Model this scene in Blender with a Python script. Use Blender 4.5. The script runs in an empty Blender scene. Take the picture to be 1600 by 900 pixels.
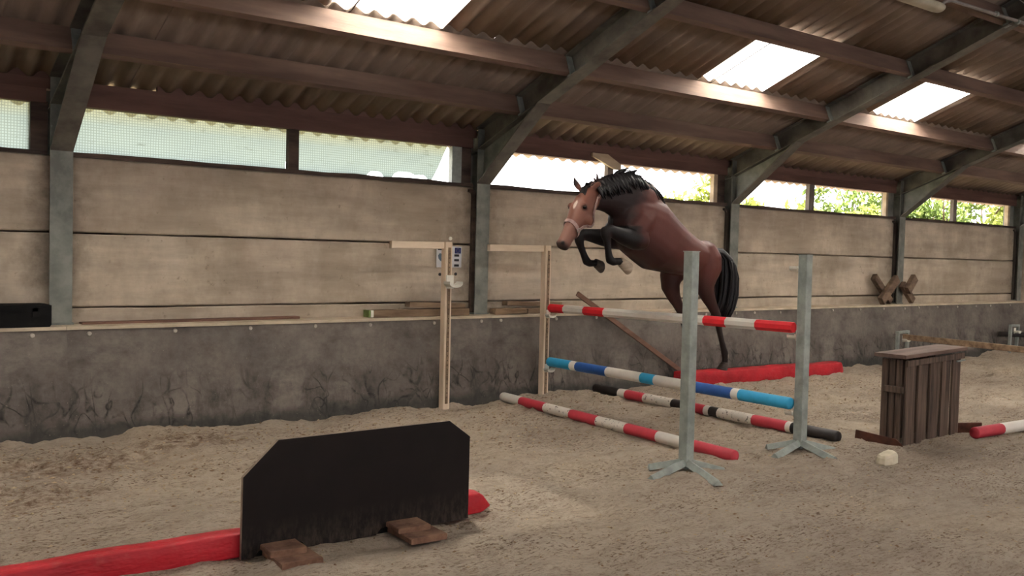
import bpy, bmesh, math, random
import numpy as np
from mathutils import Vector, Matrix

SC = bpy.context.scene
COL = SC.collection
rnd = random.Random(7)

# ------------------------------------------------------------------ camera
cam_d = bpy.data.cameras.new('camera')
cam = bpy.data.objects.new('camera', cam_d)
COL.objects.link(cam)
cam_d.sensor_fit = 'HORIZONTAL'
cam_d.sensor_width = 36.0
cam_d.lens = 1468.48 / 1600 * 36.0
cam_d.clip_start = 0.05
cam_d.clip_end = 300
_r = Vector((0.79219689, -0.60974465, 0.02521009))
_u = Vector((0.00344173, 0.04577333, 0.99894592))
_f = Vector((0.61025589, 0.79127508, -0.03836006))
M = Matrix((_r, _u, -_f)).transposed().to_4x4()
M.translation = Vector((0.0, -8.85424, 1.70))
cam.matrix_world = M
SC.camera = cam

# ------------------------------------------------------------------ sky and exposure
world = bpy.data.worlds.new('overcast_sky')
SC.world = world
world.use_nodes = True
bg = world.node_tree.nodes['Background']
bg.inputs['Color'].default_value = (1.0, 0.98, 1.0, 1)
bg.inputs['Strength'].default_value = 5.0
SC.view_settings.view_transform = 'Standard'
SC.view_settings.look = 'None'
SC.view_settings.gamma = 1.0
SC.view_settings.use_curve_mapping = False
SC.view_settings.exposure = 0.36
try:
    SC.cycles.use_denoising = True
    SC.cycles.max_bounces = 10
    SC.cycles.diffuse_bounces = 6
    SC.cycles.transparent_max_bounces = 12
    SC.cycles.sample_clamp_indirect = 8
except Exception:
    pass

sun_d = bpy.data.lights.new('sun', 'SUN')
sun_d.energy = 75.0; sun_d.color = (1.0, .95, .88); sun_d.angle = math.radians(2)
sun = bpy.data.objects.new('sun', sun_d); COL.objects.link(sun)
sun.rotation_euler = Vector((-.12, -.42, -.90)).to_track_quat('-Z', 'Y').to_euler()

SLOPE = 0.393
ROOF0 = 3.14                      # underside of the sheeting at the wall plane
RIDGE = -9.9
def zr(y): return ROOF0 - SLOPE * y
NRM = Vector((0, SLOPE, 1)).normalized()      # roof normal
TAN = Vector((0, 1, -SLOPE)).normalized()     # down the slope towards the wall
CX = [1.879 + 4.5 * i for i in range(5)]      # steel frames

def portal(name, loc, rot, sx, sy):
    l = bpy.data.lights.new(name, 'AREA')
    l.shape = 'RECTANGLE'; l.size = sx; l.size_y = sy
    l.cycles.is_portal = True
    o = bpy.data.objects.new(name, l); COL.objects.link(o)
    o.location = loc; o.rotation_euler = rot
    return o
portal('far_side_daylight', (8, -19.2, 1.95), (math.radians(90), 0, 0), 34, 1.4)
portal('eaves_daylight', (9, .35, 2.68), (math.radians(-90), 0, 0), 24, .5)

# ------------------------------------------------------------------ helpers
class MB:
    def __init__(s): s.v = []; s.f = []; s.m = []; s.sm = []
    def add(s, vs, fs, mi=0, smooth=False):
        b = len(s.v)
        s.v += [tuple(map(float, v)) for v in vs]
        for f in fs:
            s.f.append(tuple(i + b for i in f)); s.m.append(mi); s.sm.append(smooth)
    def box(s, a, b, mi=0):
        x0, y0, z0 = a; x1, y1, z1 = b
        if x0 > x1: x0, x1 = x1, x0
        if y0 > y1: y0, y1 = y1, y0
        if z0 > z1: z0, z1 = z1, z0
        s.add([(x0,y0,z0),(x1,y0,z0),(x1,y1,z0),(x0,y1,z0),(x0,y0,z1),(x1,y0,z1),(x1,y1,z1),(x0,y1,z1)],
              [(0,3,2,1),(4,5,6,7),(0,1,5,4),(1,2,6,5),(2,3,7,6),(3,0,4,7)], mi)
    def beam(s, P, Q, side, w, h, mi=0, bev=0.0, jit=0.0):
        """bar from P to Q; side = sideways vector, w across it, h the other way; chamfered edges"""
        P, Q, side = Vector(P), Vector(Q), Vector(side)
        t = (Q - P).normalized(); side = (side - t * side.dot(t)).normalized(); up = t.cross(side)
        if bev > 0:
            pr = [(-w/2+bev,-h/2),(w/2-bev,-h/2),(w/2,-h/2+bev),(w/2,h/2-bev),(w/2-bev,h/2),(-w/2+bev,h/2),(-w/2,h/2-bev),(-w/2,-h/2+bev)]
        else:
            pr = [(-w/2,-h/2),(w/2,-h/2),(w/2,h/2),(-w/2,h/2)]
        n = len(pr); vs = []
        for C in (P, Q):
            for a, b in pr:
                j = Vector((rnd.uniform(-jit,jit),)*3) if jit else Vector((0,0,0))
                vs.append(C + side*a + up*b + j)
        fs = [(i, (i+1) % n, (i+1) % n + n, i + n) for i in range(n)]
        fs += [tuple(range(n-1, -1, -1)), tuple(range(n, 2*n))]
        s.add(vs, fs, mi)
    def loft(s, rings, mi=0, smooth=True, caps=True):
        n = len(rings[0]); vs = [v for r in rings for v in r]; fs = []
        for k in range(len(rings)-1):
            for i in range(n):
                fs.append((k*n+i, k*n+(i+1) % n, (k+1)*n+(i+1) % n, (k+1)*n+i))
        s.add(vs, fs, mi, smooth)
        if caps:
            b = len(s.v) - len(vs)
            s.f.append(tuple(b+i for i in range(n-1, -1, -1))); s.m.append(mi); s.sm.append(False)
            e = b + (len(rings)-1)*n
            s.f.append(tuple(e+i for i in range(n))); s.m.append(mi); s.sm.append(False)
    def tube(s, pts, rad, n=10, mi=0, smooth=True, squash=1.0, side=(0,1,0)):
        pts = [Vector(p) for p in pts]
        rad = rad if isinstance(rad, (list, tuple)) else [rad]*len(pts)
        rings = []
        for i, p in enumerate(pts):
            t = (pts[min(i+1, len(pts)-1)] - pts[max(i-1, 0)]).normalized()
            sd = Vector(side); sd = sd - t*sd.dot(t)
            if sd.length < 1e-3: sd = Vector((1,0,0)) - t*t.x
            sd.normalize(); up = t.cross(sd)
            rings.append([p + sd*(math.cos(a)*rad[i]*squash) + up*(math.sin(a)*rad[i]) for a in [2*math.pi*k/n for k in range(n)]])
        s.loft(rings, mi, smooth)
    def prism(s, poly, d0, d1, axis=1, mi=0):
        """polygon in the two other axes, extruded along axis"""
        def P(a, b, d):
            return {0:(d,a,b), 1:(a,d,b), 2:(a,b,d)}[axis]
        n = len(poly)
        vs = [P(a,b,d0) for a,b in poly] + [P(a,b,d1) for a,b in poly]
        fs = [(i,(i+1)%n,(i+1)%n+n,i+n) for i in range(n)] + [tuple(range(n-1,-1,-1)), tuple(range(n,2*n))]
        s.add(vs, fs, mi)

def wloc(o):
    p = Vector((0,0,0))
    while o is not None:
        p += o.location; o = o.parent
    return p
def mesh_of(name, mb, mats, off=Vector((0,0,0)), fix=True):
    me = bpy.data.meshes.new(name)
    me.from_pydata([(v[0]-off.x, v[1]-off.y, v[2]-off.z) for v in mb.v], [], mb.f)
    for m in (mats if isinstance(mats, (list, tuple)) else [mats]): me.materials.append(m)
    me.polygons.foreach_set('material_index', mb.m)
    me.polygons.foreach_set('use_smooth', mb.sm)
    if fix:
        bm = bmesh.new(); bm.from_mesh(me); bmesh.ops.recalc_face_normals(bm, faces=bm.faces); bm.to_mesh(me); bm.free()
    me.update()
    return me
def obj(name, mb, mats, parent=None, loc=None, fix=True):
    """vertices are given in world metres; loc (world) becomes the origin, the parent's origin when None"""
    base = Vector(loc) if loc is not None else wloc(parent)
    o = bpy.data.objects.new(name, mesh_of(name, mb, mats, base, fix))
    COL.objects.link(o)
    o.parent = parent
    o.location = base - wloc(parent)
    return o
def tag(o, label=None, cat=None, group=None, kind=None):
    if label: o['label'] = label
    if cat: o['category'] = cat
    if group: o['group'] = group
    if kind: o['kind'] = kind
    return o
def thing(name, loc, label, cat, group=None):
    o = bpy.data.objects.new(name, None); COL.objects.link(o)
    o.empty_display_size = .1
    o.location = loc
    return tag(o, label, cat, group)
def struct(name, loc=(0,0,0)):
    o = bpy.data.objects.new(name, None); COL.objects.link(o); o.location = loc
    o.empty_display_size = .1
    o['kind'] = 'structure'
    return o
def copy_part(o, parent, loc):
    c = o.copy(); COL.objects.link(c); c.parent = parent
    c.location = Vector(loc) - wloc(parent)
    return c

# ------------------------------------------------------------------ materials
def srgb(r, g, b):
    f = lambda c: (c/255/12.92) if c/255 <= .04045 else ((c/255+.055)/1.055)**2.4
    return (f(r), f(g), f(b), 1)
class NT:
    def __init__(s, name):
        s.m = bpy.data.materials.new(name); s.m.use_nodes = True
        s.t = s.m.node_tree; s.b = s.t.nodes['Principled BSDF']; s.out = s.t.nodes['Material Output']
        s.tc = s.t.nodes.new('ShaderNodeTexCoord')
    def n(s, typ, **kw):
        nd = s.t.nodes.new(typ)
        for k, v in kw.items():
            if k.startswith('i_'): nd.inputs[k[2:].replace('_', ' ')].default_value = v
            else: setattr(nd, k, v)
        return nd
    def l(s, a, b): s.t.links.new(a, b)
    def coord(s, scale=(1,1,1), rand=True, loc=(0,0,0)):
        mp = s.n('ShaderNodeMapping'); mp.inputs['Scale'].default_value = scale
        mp.inputs['Location'].default_value = loc
        s.l(s.tc.outputs['Object'], mp.inputs['Vector'])
        if rand:
            oi = s.n('ShaderNodeObjectInfo')
            cm = s.n('ShaderNodeVectorMath', operation='MULTIPLY_ADD')
            cb = s.n('ShaderNodeCombineXYZ')
            for k in 'XYZ': s.l(oi.outputs['Random'], cb.inputs[k])
            s.l(cb.outputs[0], cm.inputs[0]); cm.inputs[1].default_value = (37, 23, 51)
            s.l(mp.outputs[0], cm.inputs[2])
            return cm.outputs[0]
        return mp.outputs[0]
    def noise(s, vec, scale, detail=6, rough=.6, dist=0):
        nd = s.n('ShaderNodeTexNoise'); nd.inputs['Scale'].default_value = scale
        nd.inputs['Detail'].default_value = detail; nd.inputs['Roughness'].default_value = rough
        nd.inputs['Distortion'].default_value = dist
        s.l(vec, nd.inputs['Vector']); return nd.outputs['Fac']
    def ramp(s, fac, stops):
        r = s.n('ShaderNodeValToRGB'); e = r.color_ramp.elements
        e[0].position, e[0].color = stops[0][0], stops[0][1]
        e[1].position, e[1].color = stops[-1][0], stops[-1][1]
        for p, c in stops[1:-1]:
            x = e.new(p); x.color = c
        s.l(fac, r.inputs['Fac']); return r.outputs['Color']
    def mix(s, fac, a, b, typ='MIX'):
        mx = s.n('ShaderNodeMix', data_type='RGBA', blend_type=typ)
        for sock, val in ((mx.inputs['Factor'], fac), (mx.inputs['A'], a), (mx.inputs['B'], b)):
            pass
        F = mx.inputs[0]; A = mx.inputs[6]; B = mx.inputs[7]
        for S, v in ((F, fac), (A, a), (B, b)):
            if hasattr(v, 'is_linked') or isinstance(v, bpy.types.NodeSocket): s.l(v, S)
            else: S.default_value = v
        return mx.outputs[2]
    def math(s, op, a, b=None, c=None, clamp=False):
        m = s.n('ShaderNodeMath', operation=op, use_clamp=clamp)
        for i, v in enumerate((a, b, c)):
            if v is None: continue
            if isinstance(v, bpy.types.NodeSocket): s.l(v, m.inputs[i])
            else: m.inputs[i].default_value = v
        return m.outputs[0]
    def bump(s, h, strength=.3, dist=.01):
        b = s.n('ShaderNodeBump'); b.inputs['Strength'].default_value = strength; b.inputs['Distance'].default_value = dist
        s.l(h, b.inputs['Height']); s.l(b.outputs[0], s.b.inputs['Normal'])
    def fin(s, color=None, rough=.8, metal=0, spec=.3):
        if color is not None:
            if isinstance(color, bpy.types.NodeSocket): s.l(color, s.b.inputs['Base Color'])
            else: s.b.inputs['Base Color'].default_value = color
        if isinstance(rough, bpy.types.NodeSocket): s.l(rough, s.b.inputs['Roughness'])
        else: s.b.inputs['Roughness'].default_value = rough
        s.b.inputs['Metallic'].default_value = metal
        s.b.inputs['Specular IOR Level'].default_value = spec
        return s.m
BLK = (0,0,0,1); WHT = (1,1,1,1)
def mottled(name, c1, c2, scale=4, stretch=(1,1,1), rough=.8, bump=.25, bscale=60, metal=0, spec=.3, lo=.35, hi=.65, detail=7):
    t = NT(name); v = t.coord(stretch)
    f = t.noise(v, scale, detail)
    c = t.ramp(f, [(lo, c1), (hi, c2)])
    t.bump(t.noise(v, bscale, 4), bump, .008)
    return t.fin(c, rough, metal, spec)
def painted(name, c1, wear, amount=.38, c2=None):
    t = NT(name); v = t.coord()
    base = t.ramp(t.noise(v, 9, 4), [(.3, c1), (.75, c2 or tuple(min(1, x*1.25) for x in c1[:3])+(1,))])
    w = t.noise(v, 26, 8, .7)
    m = t.ramp(w, [(amount-.02, WHT), (amount+.02, BLK)])
    c = t.mix(m, base, wear)
    t.bump(w, .25, .004)
    return t.fin(c, .55, 0, .35)

m_galv = mottled('galvanised_steel', srgb(100,102,95), srgb(136,137,128), 5, rough=.6, bump=.08, metal=.15, spec=.4)
m_galv_l = mottled('pale_galvanised_steel', srgb(128,134,128), srgb(158,163,156), 9, rough=.5, bump=.08, metal=.1, spec=.4)
m_frame = mottled('weathered_frame_steel', srgb(86,82,76), srgb(124,120,110), 3.5, rough=.65, bump=.1, metal=.1)
m_purlin = mottled('roof_timber', srgb(104,84,74), srgb(136,112,98), 3, (.25,2,2), rough=.8, bump=.25, bscale=25)
m_plate = mottled('reddish_plate_timber', srgb(88,64,57), srgb(114,86,76), 3, (.3,2,2), rough=.8, bump=.25, bscale=25)
m_sill = mottled('dark_sill_timber', srgb(58,46,40), srgb(92,76,66), 5, (.4,2,2))
m_post = mottled('grey_window_timber', srgb(96,88,82), srgb(132,122,114), 5, (2,2,.4))
m_lightw = mottled('weathered_light_wood', srgb(168,148,122), srgb(196,178,152), 4, (.6,2,2), rough=.75)
m_dustw = mottled('sand_dusted_board', srgb(176,160,138), srgb(208,192,168), 7, (.6,2,2), rough=.9)
m_pine = mottled('new_pine', srgb(204,182,156), srgb(226,206,182), 3, (3,3,.5), rough=.6, bump=.1, bscale=30)
m_pine_h = mottled('new_pine_arm', srgb(204,182,156), srgb(226,206,182), 3, (.5,3,3), rough=.6, bump=.1, bscale=30)
m_slat = mottled('dark_stained_slat', srgb(46,35,30), srgb(116,96,82), 7, (4,4,.25), rough=.75, bump=.4, bscale=22, lo=.3, hi=.75)
m_slattop = mottled('dark_top_board', srgb(84,66,58), srgb(118,96,86), 4, (.5,3,3), rough=.75, bump=.3, bscale=22)
m_plank = mottled('old_dusty_plank', srgb(104,84,66), srgb(148,124,100), 4, (.5,3,3), rough=.85, bump=.4, bscale=25)
m_brown = mottled('leaning_board_wood', srgb(96,70,58), srgb(126,94,78), 4, (.5,2,2), rough=.7)
m_cross = mottled('old_cross_wood', srgb(82,66,54), srgb(122,100,82), 6, (1,2,2), rough=.85, bump=.4, bscale=22)
m_rust = mottled('rusty_iron', srgb(64,38,30), srgb(98,60,46), 8, rough=.8, bump=.4)
m_dark = mottled('dark_strip', srgb(50,45,40), srgb(76,68,60), 5, (1,1,.5), rough=.85)
m_black = mottled('black_trough', srgb(14,13,13), srgb(24,22,21), 5, rough=.7, bump=.1, spec=.12)
m_brick = mottled('weathered_foot_plank', srgb(96,68,56), srgb(138,106,86), 9, (1,1,1), rough=.9, bump=.6, bscale=40)
m_plast = mottled('white_plastic', srgb(216,210,196), srgb(232,228,216), 9, rough=.45, bump=.03)
m_stone = mottled('pale_block', srgb(196,184,160), srgb(222,212,190), 9, rough=.9, bump=.4)
m_bolt = mottled('bolt_head', srgb(150,142,130), srgb(186,178,164), 9, rough=.7)
m_lamp = mottled('lamp_housing', srgb(166,156,136), srgb(186,176,156), 5, rough=.5, bump=.05)
m_pipe = mottled('conduit_grey', srgb(120,112,108), srgb(150,142,136), 5, rough=.45, bump=.05)
m_bark = mottled('bark', srgb(70,58,46), srgb(100,86,70), 8, rough=.9)
m_green_ground = mottled('meadow', srgb(84,82,66), srgb(104,98,80), .8, rough=.95)

def red_vinyl():
    t = NT('red_vinyl'); v = t.coord((1,1,1))
    f = t.noise(v, 2.5, 5)
    c = t.ramp(f, [(.3, srgb(150,22,32)), (.7, srgb(196,36,48))])
    c = t.mix(t.ramp(t.noise(v, 14, 6), [(.55, BLK), (.8, (.5,.5,.5,1))]), c, srgb(170,80,74))
    t.bump(t.noise(t.coord((1.2,3,3)), 5, 3), .5, .03)
    return t.fin(c, .5, 0, .35)
m_red = red_vinyl()
p_wear = srgb(92,80,70)
m_pr = painted('worn_red_paint', srgb(176,54,66), srgb(122,64,62), .32)
m_prb = painted('bright_red_paint', srgb(206,34,44), srgb(150,50,52), .28)
m_pw = painted('worn_white_paint', srgb(226,219,208), p_wear, .31, srgb(236,230,220))
m_pwv = painted('peeling_white_paint', srgb(222,213,199), srgb(84,72,62), .40, srgb(230,222,210))
m_pk = painted('worn_black_paint', srgb(44,38,36), srgb(104,92,82), .34)
m_plb = painted('light_blue_paint', srgb(48,152,196), srgb(160,190,200), .29)
m_pdb = painted('dark_blue_paint', srgb(36,78,142), srgb(110,130,160), .31)

def mk_concrete():
    t = NT('stained_concrete'); v = t.coord((1,1,1)); vs = t.coord((.35,1,2.2))
    c = t.ramp(t.noise(v, .9, 5), [(.3, srgb(180,164,146)), (.7, srgb(210,194,173))])
    st = t.ramp(t.noise(vs, 2.4, 8, .65), [(.36, (.55,.55,.55,1)), (.60, WHT)])
    c = t.mix(.55, c, st, 'MULTIPLY')
    sp = t.ramp(t.noise(v, 13, 5, .7), [(.27, (.35,.33,.3,1)), (.38, WHT)])
    c = t.mix(.6, c, sp, 'MULTIPLY')
    # soft grime runs and sooty blotches
    gr = t.ramp(t.noise(t.coord((.8,1,.5)), 1.5, 6, .7), [(.42, (.52,.49,.45,1)), (.60, WHT)])
    c = t.mix(.5, c, gr, 'MULTIPLY')
    sx = t.n('ShaderNodeSeparateXYZ'); t.l(t.tc.outputs['Object'], sx.inputs[0])
    en = t.math('MULTIPLY_ADD', t.noise(v, 3.0, 5, .7), .9, -.45)
    e1 = t.math('MULTIPLY', t.math('SUBTRACT', t.math('ADD', t.math('ABSOLUTE', sx.outputs['X']), en), 1.93), 3.0, clamp=True)
    c = t.mix(t.math('MULTIPLY', e1, .62), c, srgb(70,60,48))
    h = t.noise(vs, 40, 6)
    t.bump(h, .2, .006)
    return t.fin(c, .85, 0, .25)
m_conc = mk_concrete()

def mk_kick():
    t = NT('scuffed_kick_board'); v = t.coord((1,1,1), rand=False)
    c = t.ramp(t.noise(v, 1.6, 7, .65), [(.3, srgb(86,79,74)), (.5, srgb(110,102,95)), (.72, srgb(132,123,115))])
    fine = t.ramp(t.noise(v, 18, 6, .7), [(.3, (.72,.7,.68,1)), (.6, WHT)])
    c = t.mix(.7, c, fine, 'MULTIPLY')
    sx = t.n('ShaderNodeSeparateXYZ'); t.l(t.tc.outputs['Object'], sx.inputs[0])
    # curved hoof scuffs in the lower half of the board
    def strokes(scale, loc, wdt):
        nn = t.noise(t.coord((1.0,.01,.62), rand=False, loc=loc), scale, 1.5, .5, .6)
        return t.math('SUBTRACT', 1, t.math('MULTIPLY', t.math('ABSOLUTE', t.math('SUBTRACT', nn, .5)), 1/wdt), clamp=True)
    line = t.math('MAXIMUM', strokes(2.6, (1,0,2), .018), t.math('MAXIMUM', strokes(3.9, (9,0,4), .024), strokes(1.9, (4,0,7), .014)))
    patch = t.ramp(t.noise(t.coord((1,1,1), rand=False, loc=(5,3,1)), 1.9, 3), [(.36, BLK), (.52, WHT)])
    low = t.math('SUBTRACT', .60, sx.outputs['Z'], clamp=True)
    low = t.math('MULTIPLY', low, 3.2, clamp=True)
    brk = t.ramp(t.noise(t.coord((1,1,1), rand=False, loc=(7,2,9)), 4.5, 5, .7), [(.38, BLK), (.54, WHT)])
    k = t.math('MULTIPLY', t.math('MULTIPLY', t.math('MULTIPLY', line, patch), low), brk)
    smear = t.ramp(t.noise(t.coord((1.6,1,.7), rand=False, loc=(2,9,5)), 2.6, 8, .72), [(.47, BLK), (.66, WHT)])
    c = t.mix(t.math('MULTIPLY', t.math('MULTIPLY', smear, low), .68), c, srgb(40,37,35))
    blot = t.ramp(t.noise(t.coord((.7,1,1.5), rand=False, loc=(6,1,3)), 2.1, 7, .7), [(.50, BLK), (.68, WHT)])
    c = t.mix(t.math('MULTIPLY', blot, .5), c, srgb(46,42,39))
    c = t.mix(t.math('MULTIPLY', k, .92), c, srgb(24,22,21))
    # dark greenish band along the foot
    foot = t.math('MULTIPLY', t.math('SUBTRACT', t.math('MULTIPLY_ADD', t.noise(v, 3.5, 4), .22, .06), sx.outputs['Z']), 9, clamp=True)
    c = t.mix(t.math('MULTIPLY', foot, .75), c, srgb(46,46,43))
    # splashes and chips, mostly near the top edge
    spk = t.ramp(t.noise(v, 55, 3, .5), [(.70, BLK), (.75, WHT)])
    c = t.mix(t.math('MULTIPLY', spk, .6), c, srgb(150,140,126))
    t.bump(t.noise(v, 35, 6), .2, .006)
    return t.fin(c, .75, 0, .25)
m_kick = mk_kick()

def mk_sand():
    t = NT('arena_sand'); v = t.coord((1,1,1), rand=False)
    c = t.ramp(t.noise(v, .55, 6, .6), [(.32, srgb(154,139,123)), (.5, srgb(172,157,140)), (.7, srgb(184,167,146))])
    fine = t.ramp(t.noise(t.coord((1,1.6,1), rand=False), 21, 10, .78), [(.28, (.50,.46,.42,1)), (.50, WHT)])
    c = t.mix(.72, c, fine, 'MULTIPLY')
    mid = t.ramp(t.noise(t.coord((.7,1.8,1), rand=False, loc=(3,1,0)), 5.5, 7, .65), [(.34, (.72,.70,.68,1)), (.56, WHT)])
    c = t.mix(.7, c, mid, 'MULTIPLY')
    sy = t.n('ShaderNodeSeparateXYZ'); t.l(t.tc.outputs['Object'], sy.inputs[0])
    # the trodden middle of the arena is greyer, the loose track by the wall yellower
    trod = t.math('MULTIPLY', t.math('SUBTRACT', t.math('ADD', t.math('MULTIPLY', t.noise(v, .6, 3), 2.4), -4.1), sy.outputs['Y']), .55, clamp=True)
    c = t.mix(t.math('MULTIPLY', trod, .6), c, (.84,.85,.88,1), 'MULTIPLY')
    # scattered dark wood fibre, in drifts; thicker in the track along the wall
    drift = t.ramp(t.noise(t.coord((.6,1.4,1), rand=False, loc=(2,7,0)), 1.3, 4), [(.36, BLK), (.60, WHT)])
    fib = t.ramp(t.noise(t.coord((1,2.2,1), rand=False), 24, 6, .7), [(.53, BLK), (.60, WHT)])
    c = t.mix(t.math('MULTIPLY', t.math('MULTIPLY', drift, fib), .85), c, srgb(84,62,44))
    # two damp brown patches by the wall
    sx = t.n('ShaderNodeSeparateXYZ'); t.l(t.tc.outputs['Object'], sx.inputs[0])
    for px, py, rx, ry in ((1.75,-1.25,.75,.5),(2.7,-.95,.6,.35),(1.2,-2.1,.6,.4),(3.9,-1.5,.7,.4)):
        dx = t.math('DIVIDE', t.math('SUBTRACT', sx.outputs['X'], px), rx)
        dy = t.math('DIVIDE', t.math('SUBTRACT', sx.outputs['Y'], py), ry)
        d = t.math('ADD', t.math('MULTIPLY', dx, dx), t.math('MULTIPLY', dy, dy))
        g = t.math('SUBTRACT', 1, d, clamp=True)
        n = t.ramp(t.noise(v, 10, 8, .75), [(.44, BLK), (.60, WHT)])
        c = t.mix(t.math('MULTIPLY', t.math('MULTIPLY', g, n), .95), c, srgb(88,60,38))
    h = t.math('ADD', t.math('MULTIPLY', t.noise(v, 14, 6, .65), 1.0), t.math('MULTIPLY', t.noise(v, 70, 4), .35))
    t.bump(h, .9, .04)
    return t.fin(c, .95, 0, .12)
m_sand = mk_sand()

def mk_sheet():
    t = NT('fibre_cement_sheet'); v = t.coord((1,1,1)); vs = t.coord((3,.35,.35))
    c = t.ramp(t.noise(v, 1.2, 6), [(.3, srgb(130,114,102)), (.7, srgb(156,138,122))])
    st = t.ramp(t.noise(vs, 3, 6, .6), [(.35, (.62,.6,.56,1)), (.62, WHT)])
    c = t.mix(.6, c, st, 'MULTIPLY')
    c = t.mix(t.ramp(t.noise(v, 2.3, 4), [(.6, BLK), (.8, (.5,.5,.5,1))]), c, srgb(112,104,70))
    return t.fin(c, .9, 0, .2)
m_sheet = mk_sheet()

def mk_translucent(name, tcol, xcol, fac, lines=0.0):
    t = NT(name)
    tr = t.n('ShaderNodeBsdfTranslucent'); tr.inputs['Color'].default_value = tcol
    tp = t.n('ShaderNodeBsdfTransparent'); tp.inputs['Color'].default_value = xcol
    mx = t.n('ShaderNodeMixShader'); mx.inputs[0].default_value = fac
    t.l(tr.outputs[0], mx.inputs[1]); t.l(tp.outputs[0], mx.inputs[2])
    t.l(mx.outputs[0], t.out.inputs['Surface'])
    return t, tr, tp, mx
m_sky = mk_translucent('translucent_roof_sheet', (.92,.92,.90,1), (.9,.9,.88,1), .12)[0].m
def mk_net():
    t, tr, tp, mx = mk_translucent('windbreak_netting', (.2,.23,.2,1), (.1,.12,.1,1), .45)
    sx = t.n('ShaderNodeSeparateXYZ'); t.l(t.tc.outputs['Object'], sx.inputs[0])
    def grid(sock, pitch):
        f = t.math('FRACT', t.math('DIVIDE', sock, pitch))
        return t.math('LESS_THAN', f, .32)
    g = t.math('MAXIMUM', grid(sx.outputs['X'], .024), grid(sx.outputs['Z'], .024))
    v = t.coord((1,1,1), rand=False)
    grime = t.noise(t.coord((.5,1,2.5), rand=False), 7, 6, .7)
    # yellower towards the top edge, with more dark blotches
    topm = t.math('MULTIPLY', t.math('SUBTRACT', sx.outputs['Z'], .30), 7, clamp=True)
    base = t.mix(topm, (.20,.245,.225,1), (.26,.265,.17,1))
    dk = t.ramp(t.math('ADD', grime, t.math('MULTIPLY', topm, .10)), [(.60, BLK), (.70, WHT)])
    base = t.mix(t.math('MULTIPLY', dk, .6), base, (.05,.05,.03,1))
    cc = t.mix(t.math('MULTIPLY', g, .6), base, (.10,.115,.095,1))
    t.l(cc, tr.inputs['Color'])
    cx = t.mix(.45, cc, BLK); t.l(cx, tp.inputs['Color'])
    return t.m
m_net = mk_net()
def mk_leaf(name, c1, c2):
    t = NT(name); v = t.coord()
    c = t.ramp(t.noise(v, 3.0, 4), [(.35, c1), (.65, c2)])
    tr = t.n('ShaderNodeBsdfTranslucent'); t.l(c, tr.inputs['Color'])
    t.fin(c, .6, 0, .3)
    mx = t.n('ShaderNodeMixShader'); mx.inputs[0].default_value = .45
    t.l(t.b.outputs[0], mx.inputs[1]); t.l(tr.outputs[0], mx.inputs[2]); t.l(mx.outputs[0], t.out.inputs['Surface'])
    return t.m
m_leaf1 = mk_leaf('yellow_green_leaves', srgb(98,110,42), srgb(128,134,68))  # paler, yellower leaf tone
m_leaf2 = mk_leaf('green_leaves', srgb(74,94,42), srgb(108,122,62))
def mk_board():
    t = NT('black_film_plywood'); v = t.coord((1,1,1), rand=False)
    c = t.ramp(t.noise(v, 3, 5), [(.3, srgb(20,14,13)), (.7, srgb(28,20,19))])
    sx = t.n('ShaderNodeSeparateXYZ'); t.l(t.tc.outputs['Object'], sx.inputs[0])
    low = t.math('MULTIPLY', t.math('SUBTRACT', .20, sx.outputs['Z'], clamp=True), 4.5, clamp=True)
    dust = t.ramp(t.noise(t.coord((2,2,.7), rand=False), 16, 7, .7), [(.42, BLK), (.72, WHT)])
    c = t.mix(t.math('MULTIPLY', t.math('MULTIPLY', low, dust), .55), c, srgb(96,84,72))
    return t.fin(c, .6, 0, .18)
m_board = mk_board()
m_ply = mottled('plywood_edge', srgb(120,104,92), srgb(150,132,116), 12, rough=.8)

# ------------------------------------------------------------------ floor
def vnoise(x, y, seed=0):
    xi = np.floor(x).astype(np.int64); yi = np.floor(y).astype(np.int64)
    fx = x - xi; fy = y - yi
    fx = fx*fx*(3-2*fx); fy = fy*fy*(3-2*fy)
    def h(a, b):
        n = (a*374761393 + b*668265263 + seed*982451653) & 0xffffffff
        n = ((n ^ (n >> 13)) * 1274126177) & 0xffffffff
        return ((n ^ (n >> 16)) & 0xffff) / 65535.0
    return (h(xi,yi)*(1-fx)+h(xi+1,yi)*fx)*(1-fy) + (h(xi,yi+1)*(1-fx)+h(xi+1,yi+1)*fx)*fy
def sand_z(x, y):
    x = np.asarray(x, float); y = np.asarray(y, float)
    z = (vnoise(x*.7, y*.7, 1)-.5)*.05
    z += (vnoise(x*2.2, y*2.2, 2)-.5)*.045
    r = 1-np.abs(2*vnoise(x*3.6, y*5.0, 3)-1)
    z += (r-.5)*.03
    z += (vnoise(x*9, y*9, 4)-.5)*.022
    z += (vnoise(x*19, y*19, 5)-.5)*.012*(1+1.2*np.clip((y+3.2)/1.2, 0, 1))
    z += (vnoise(x*11+5, y*11, 14)-.5)*.022*np.clip((y+3.0)/1.2, 0, 1)
    # a loose bank thrown up against the kicking boards
    w = np.clip((y+1.0)/.7, 0, 1)
    z += w*(.0+.09*(vnoise(x*1.6, y*.8, 6)-.35)+.05*(vnoise(x*5, y*4, 8)-.5))
    # trodden, flatter middle of the arena
    calm = np.clip((-y-4.3)/1.0, 0, 1)
    return z*(1-.35*calm)
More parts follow.
